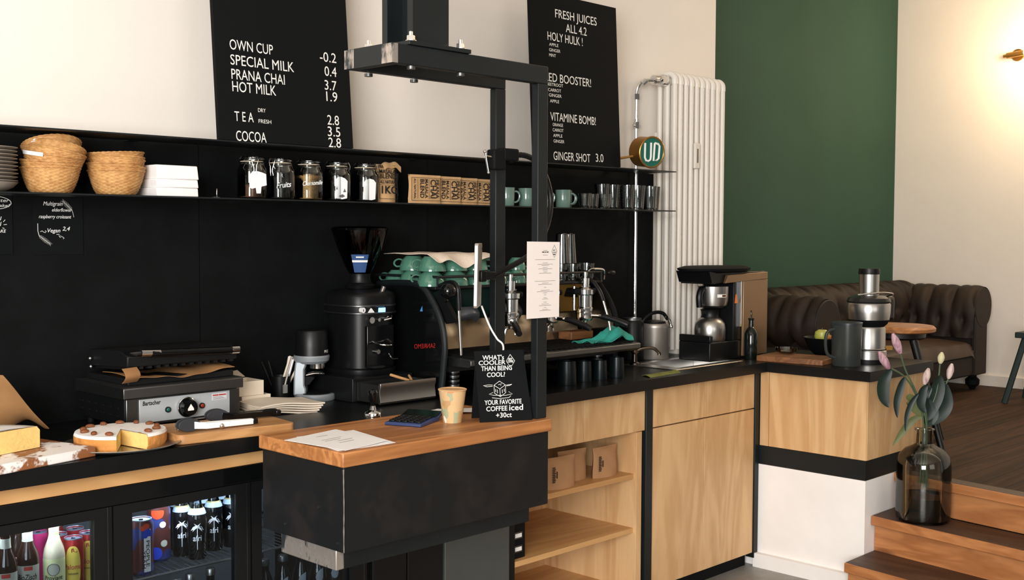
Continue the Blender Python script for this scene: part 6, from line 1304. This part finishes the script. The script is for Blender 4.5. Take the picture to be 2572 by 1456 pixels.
G().lathe([(0, 0), (.026, 0), (.0285, .005), (.0285, .05), (.03, .054), (.03, .125), (.027, .145), (.0195, .16), (0, .162)], n=32).out('bottle', m_cola, c)
G().lathe([(.0192, .1625), (.015, .176), (.013, .195), (.0125, .215), (.0145, .218), (.0145, .224), (0, .225)], n=24).out('neck', m_clear, c)
G().lathe([(.0225, .1565), (.0205, .1605), (.0205, .163), (.0235, .159)], n=28).out('gold_ring', m_goldfoil, c); G().lathe([(.0278, .144), (.0245, .1545), (.0235, .159), (.0248, .1555), (.0286, .144)], n=28).out('collar_label', M('ice_label', (186, 204, 224), .5), c)
f = wrap(0, 0, .03, 0, AF)
for P in ([(0, .104), (-.003, .112), (-.014, .106), (-.021, .094), (-.012, .099), (-.016, .09), (-.006, .1)], [(0, .104), (.003, .112), (.014, .106), (.021, .094), (.012, .099), (.016, .09), (.006, .1)], [(-.001, .105), (-.011, .118), (0, .111), (.011, .118), (.001, .105)]):
    G().raw([f(*p) for p in P], [tuple(range(len(P)))]).out('palm', m_paper, c)
G().raw([f(-.001, .106), f(.001, .106), f(.001, .034), f(-.001, .034)], [(0, 1, 2, 3)]).out('palm_trunk', m_paper, c)
txt(c, 'afri', 0, 0, .062, .02, .026, m_paper, 0, 0, .0306)
pos = [(1.879, 3.235, ''), (1.862, 3.300, 'front row cola bottle next to the tall cans'), (1.969, 3.285, 'front row cola bottle, third from the left'), (2.036, 3.285, 'front row cola bottle at the right, cut by the door frame'), (1.892, 3.372, 'second row cola bottle at the left'), (1.974, 3.362, 'second row cola bottle behind the front one'), (2.047, 3.370, 'second row cola bottle, third from the left'), (1.935, 3.435, 'third row cola bottle in the middle'), (2.020, 3.440, 'third row cola bottle at the right')]
c.location = (pos[0][0], pos[0][1], ZR)
for x, y, lab in pos[1:]: dup(c, (x, y, ZR), lab)
# lower level bottles
GL = 'capped dark bottles on the lower level of the fridge'
lb = thing('capped_bottle', 'dark bottle with a silver cap below the rack, leftmost of the three', 'bottle', (0, 0, 0), group=GL, world=False)
G().lathe([(0, 0), (.03, 0), (.032, .005), (.032, .15), (.026, .19), (.0135, .235), (.0125, .265), (0, .266)], n=30).out('bottle', m_cola, lb); G().lathe([(.0125, .254), (.0158, .254), (.0155, .272), (.013, .276), (0, .277)], n=24).out('cap', m_steel, lb)
lb.location = (1.815, 3.255, .31)
G().box(1.12, 2.0, 3.18, 3.62, .3, .3095).out('lower_rack', m_darksteel, F)
for x, y, z, lab in ((1.872, 3.27, .318, 'dark bottle with a silver cap below the rack, middle of the three'), (1.952, 3.28, .325, 'dark bottle with a silver cap below the rack, rightmost of the three')): dup(lb, (x, y, .31), lab)
GTEA = 'dark tea bottles with a pale drop on the label behind the third fridge door'
tb_ = thing('tea_bottle', 'x', 'bottle', (0, 0, 0), group=GTEA, world=False)
G().lathe([(0, 0), (.029, 0), (.031, .005), (.031, .15), (.026, .178), (.0145, .21), (.0135, .236), (0, .237)], n=30).out('bottle', m_cola, tb_); G().lathe([(.0135, .229), (.0168, .229), (.0165, .245), (.014, .249), (0, .25)], n=24).out('cap', m_darksteel, tb_)
D = [(.014, .152), (.0, .145), (-.009, .134), (-.0125, .12), (-.009, .108), (.0, .103), (.009, .106), (.0135, .118)]
decal(tb_, 'label_drop', M('pale_print', (150, 160, 166), .5), [(a, b+.03) for a, b in D], .0312)
txt(tb_, 'ChariTea', 0, .004, .112, .013, .046, bpy.data.materials['pale_print'], 0, 0, .0314); txt(tb_, 'red', 0, -.004, .093, .013, .02, bpy.data.materials['pale_print'], 0, 0, .0314)
tb_.location = (2.117, 3.215, .345); tb_['label'] = 'leftmost dark tea bottle under the corner of the till counter'
for x, y, lab in ((2.189, 3.215, 'second dark tea bottle from the left, its cap just below the bracket'), (2.262, 3.215, 'third dark tea bottle, its whole pale drop showing'), (2.334, 3.215, 'fourth dark tea bottle from the left, next to the one at the door edge'), (2.4, 3.215, 'rightmost dark tea bottle, beside the door edge'), (2.15, 3.3, 'dark tea bottle in the second row behind the third fridge door')): dup(tb_, (x, y, .345), lab)
ub = thing('soda_water_bottle', 'dark bottle on the upper rack peeking out left of the till counter', 'bottle', (2.085, 3.25, ZR), world=False)
G().lathe(BOT, n=30).out('bottle', m_cola, ub); G().lathe([(0, .2332), (.0158, .2232), (.0155, .2355), (0, .236)], n=24).out('cap', m_steel, ub)
for i in range(4): G().lathe([(.0316, .09+.012*i), (.032, .092+.012*i), (.0316, .094+.012*i)], n=30).out('label_line', m_steel, ub)
for o in list(bpy.data.objects):
    if '_w' in o.keys(): del o['_w']
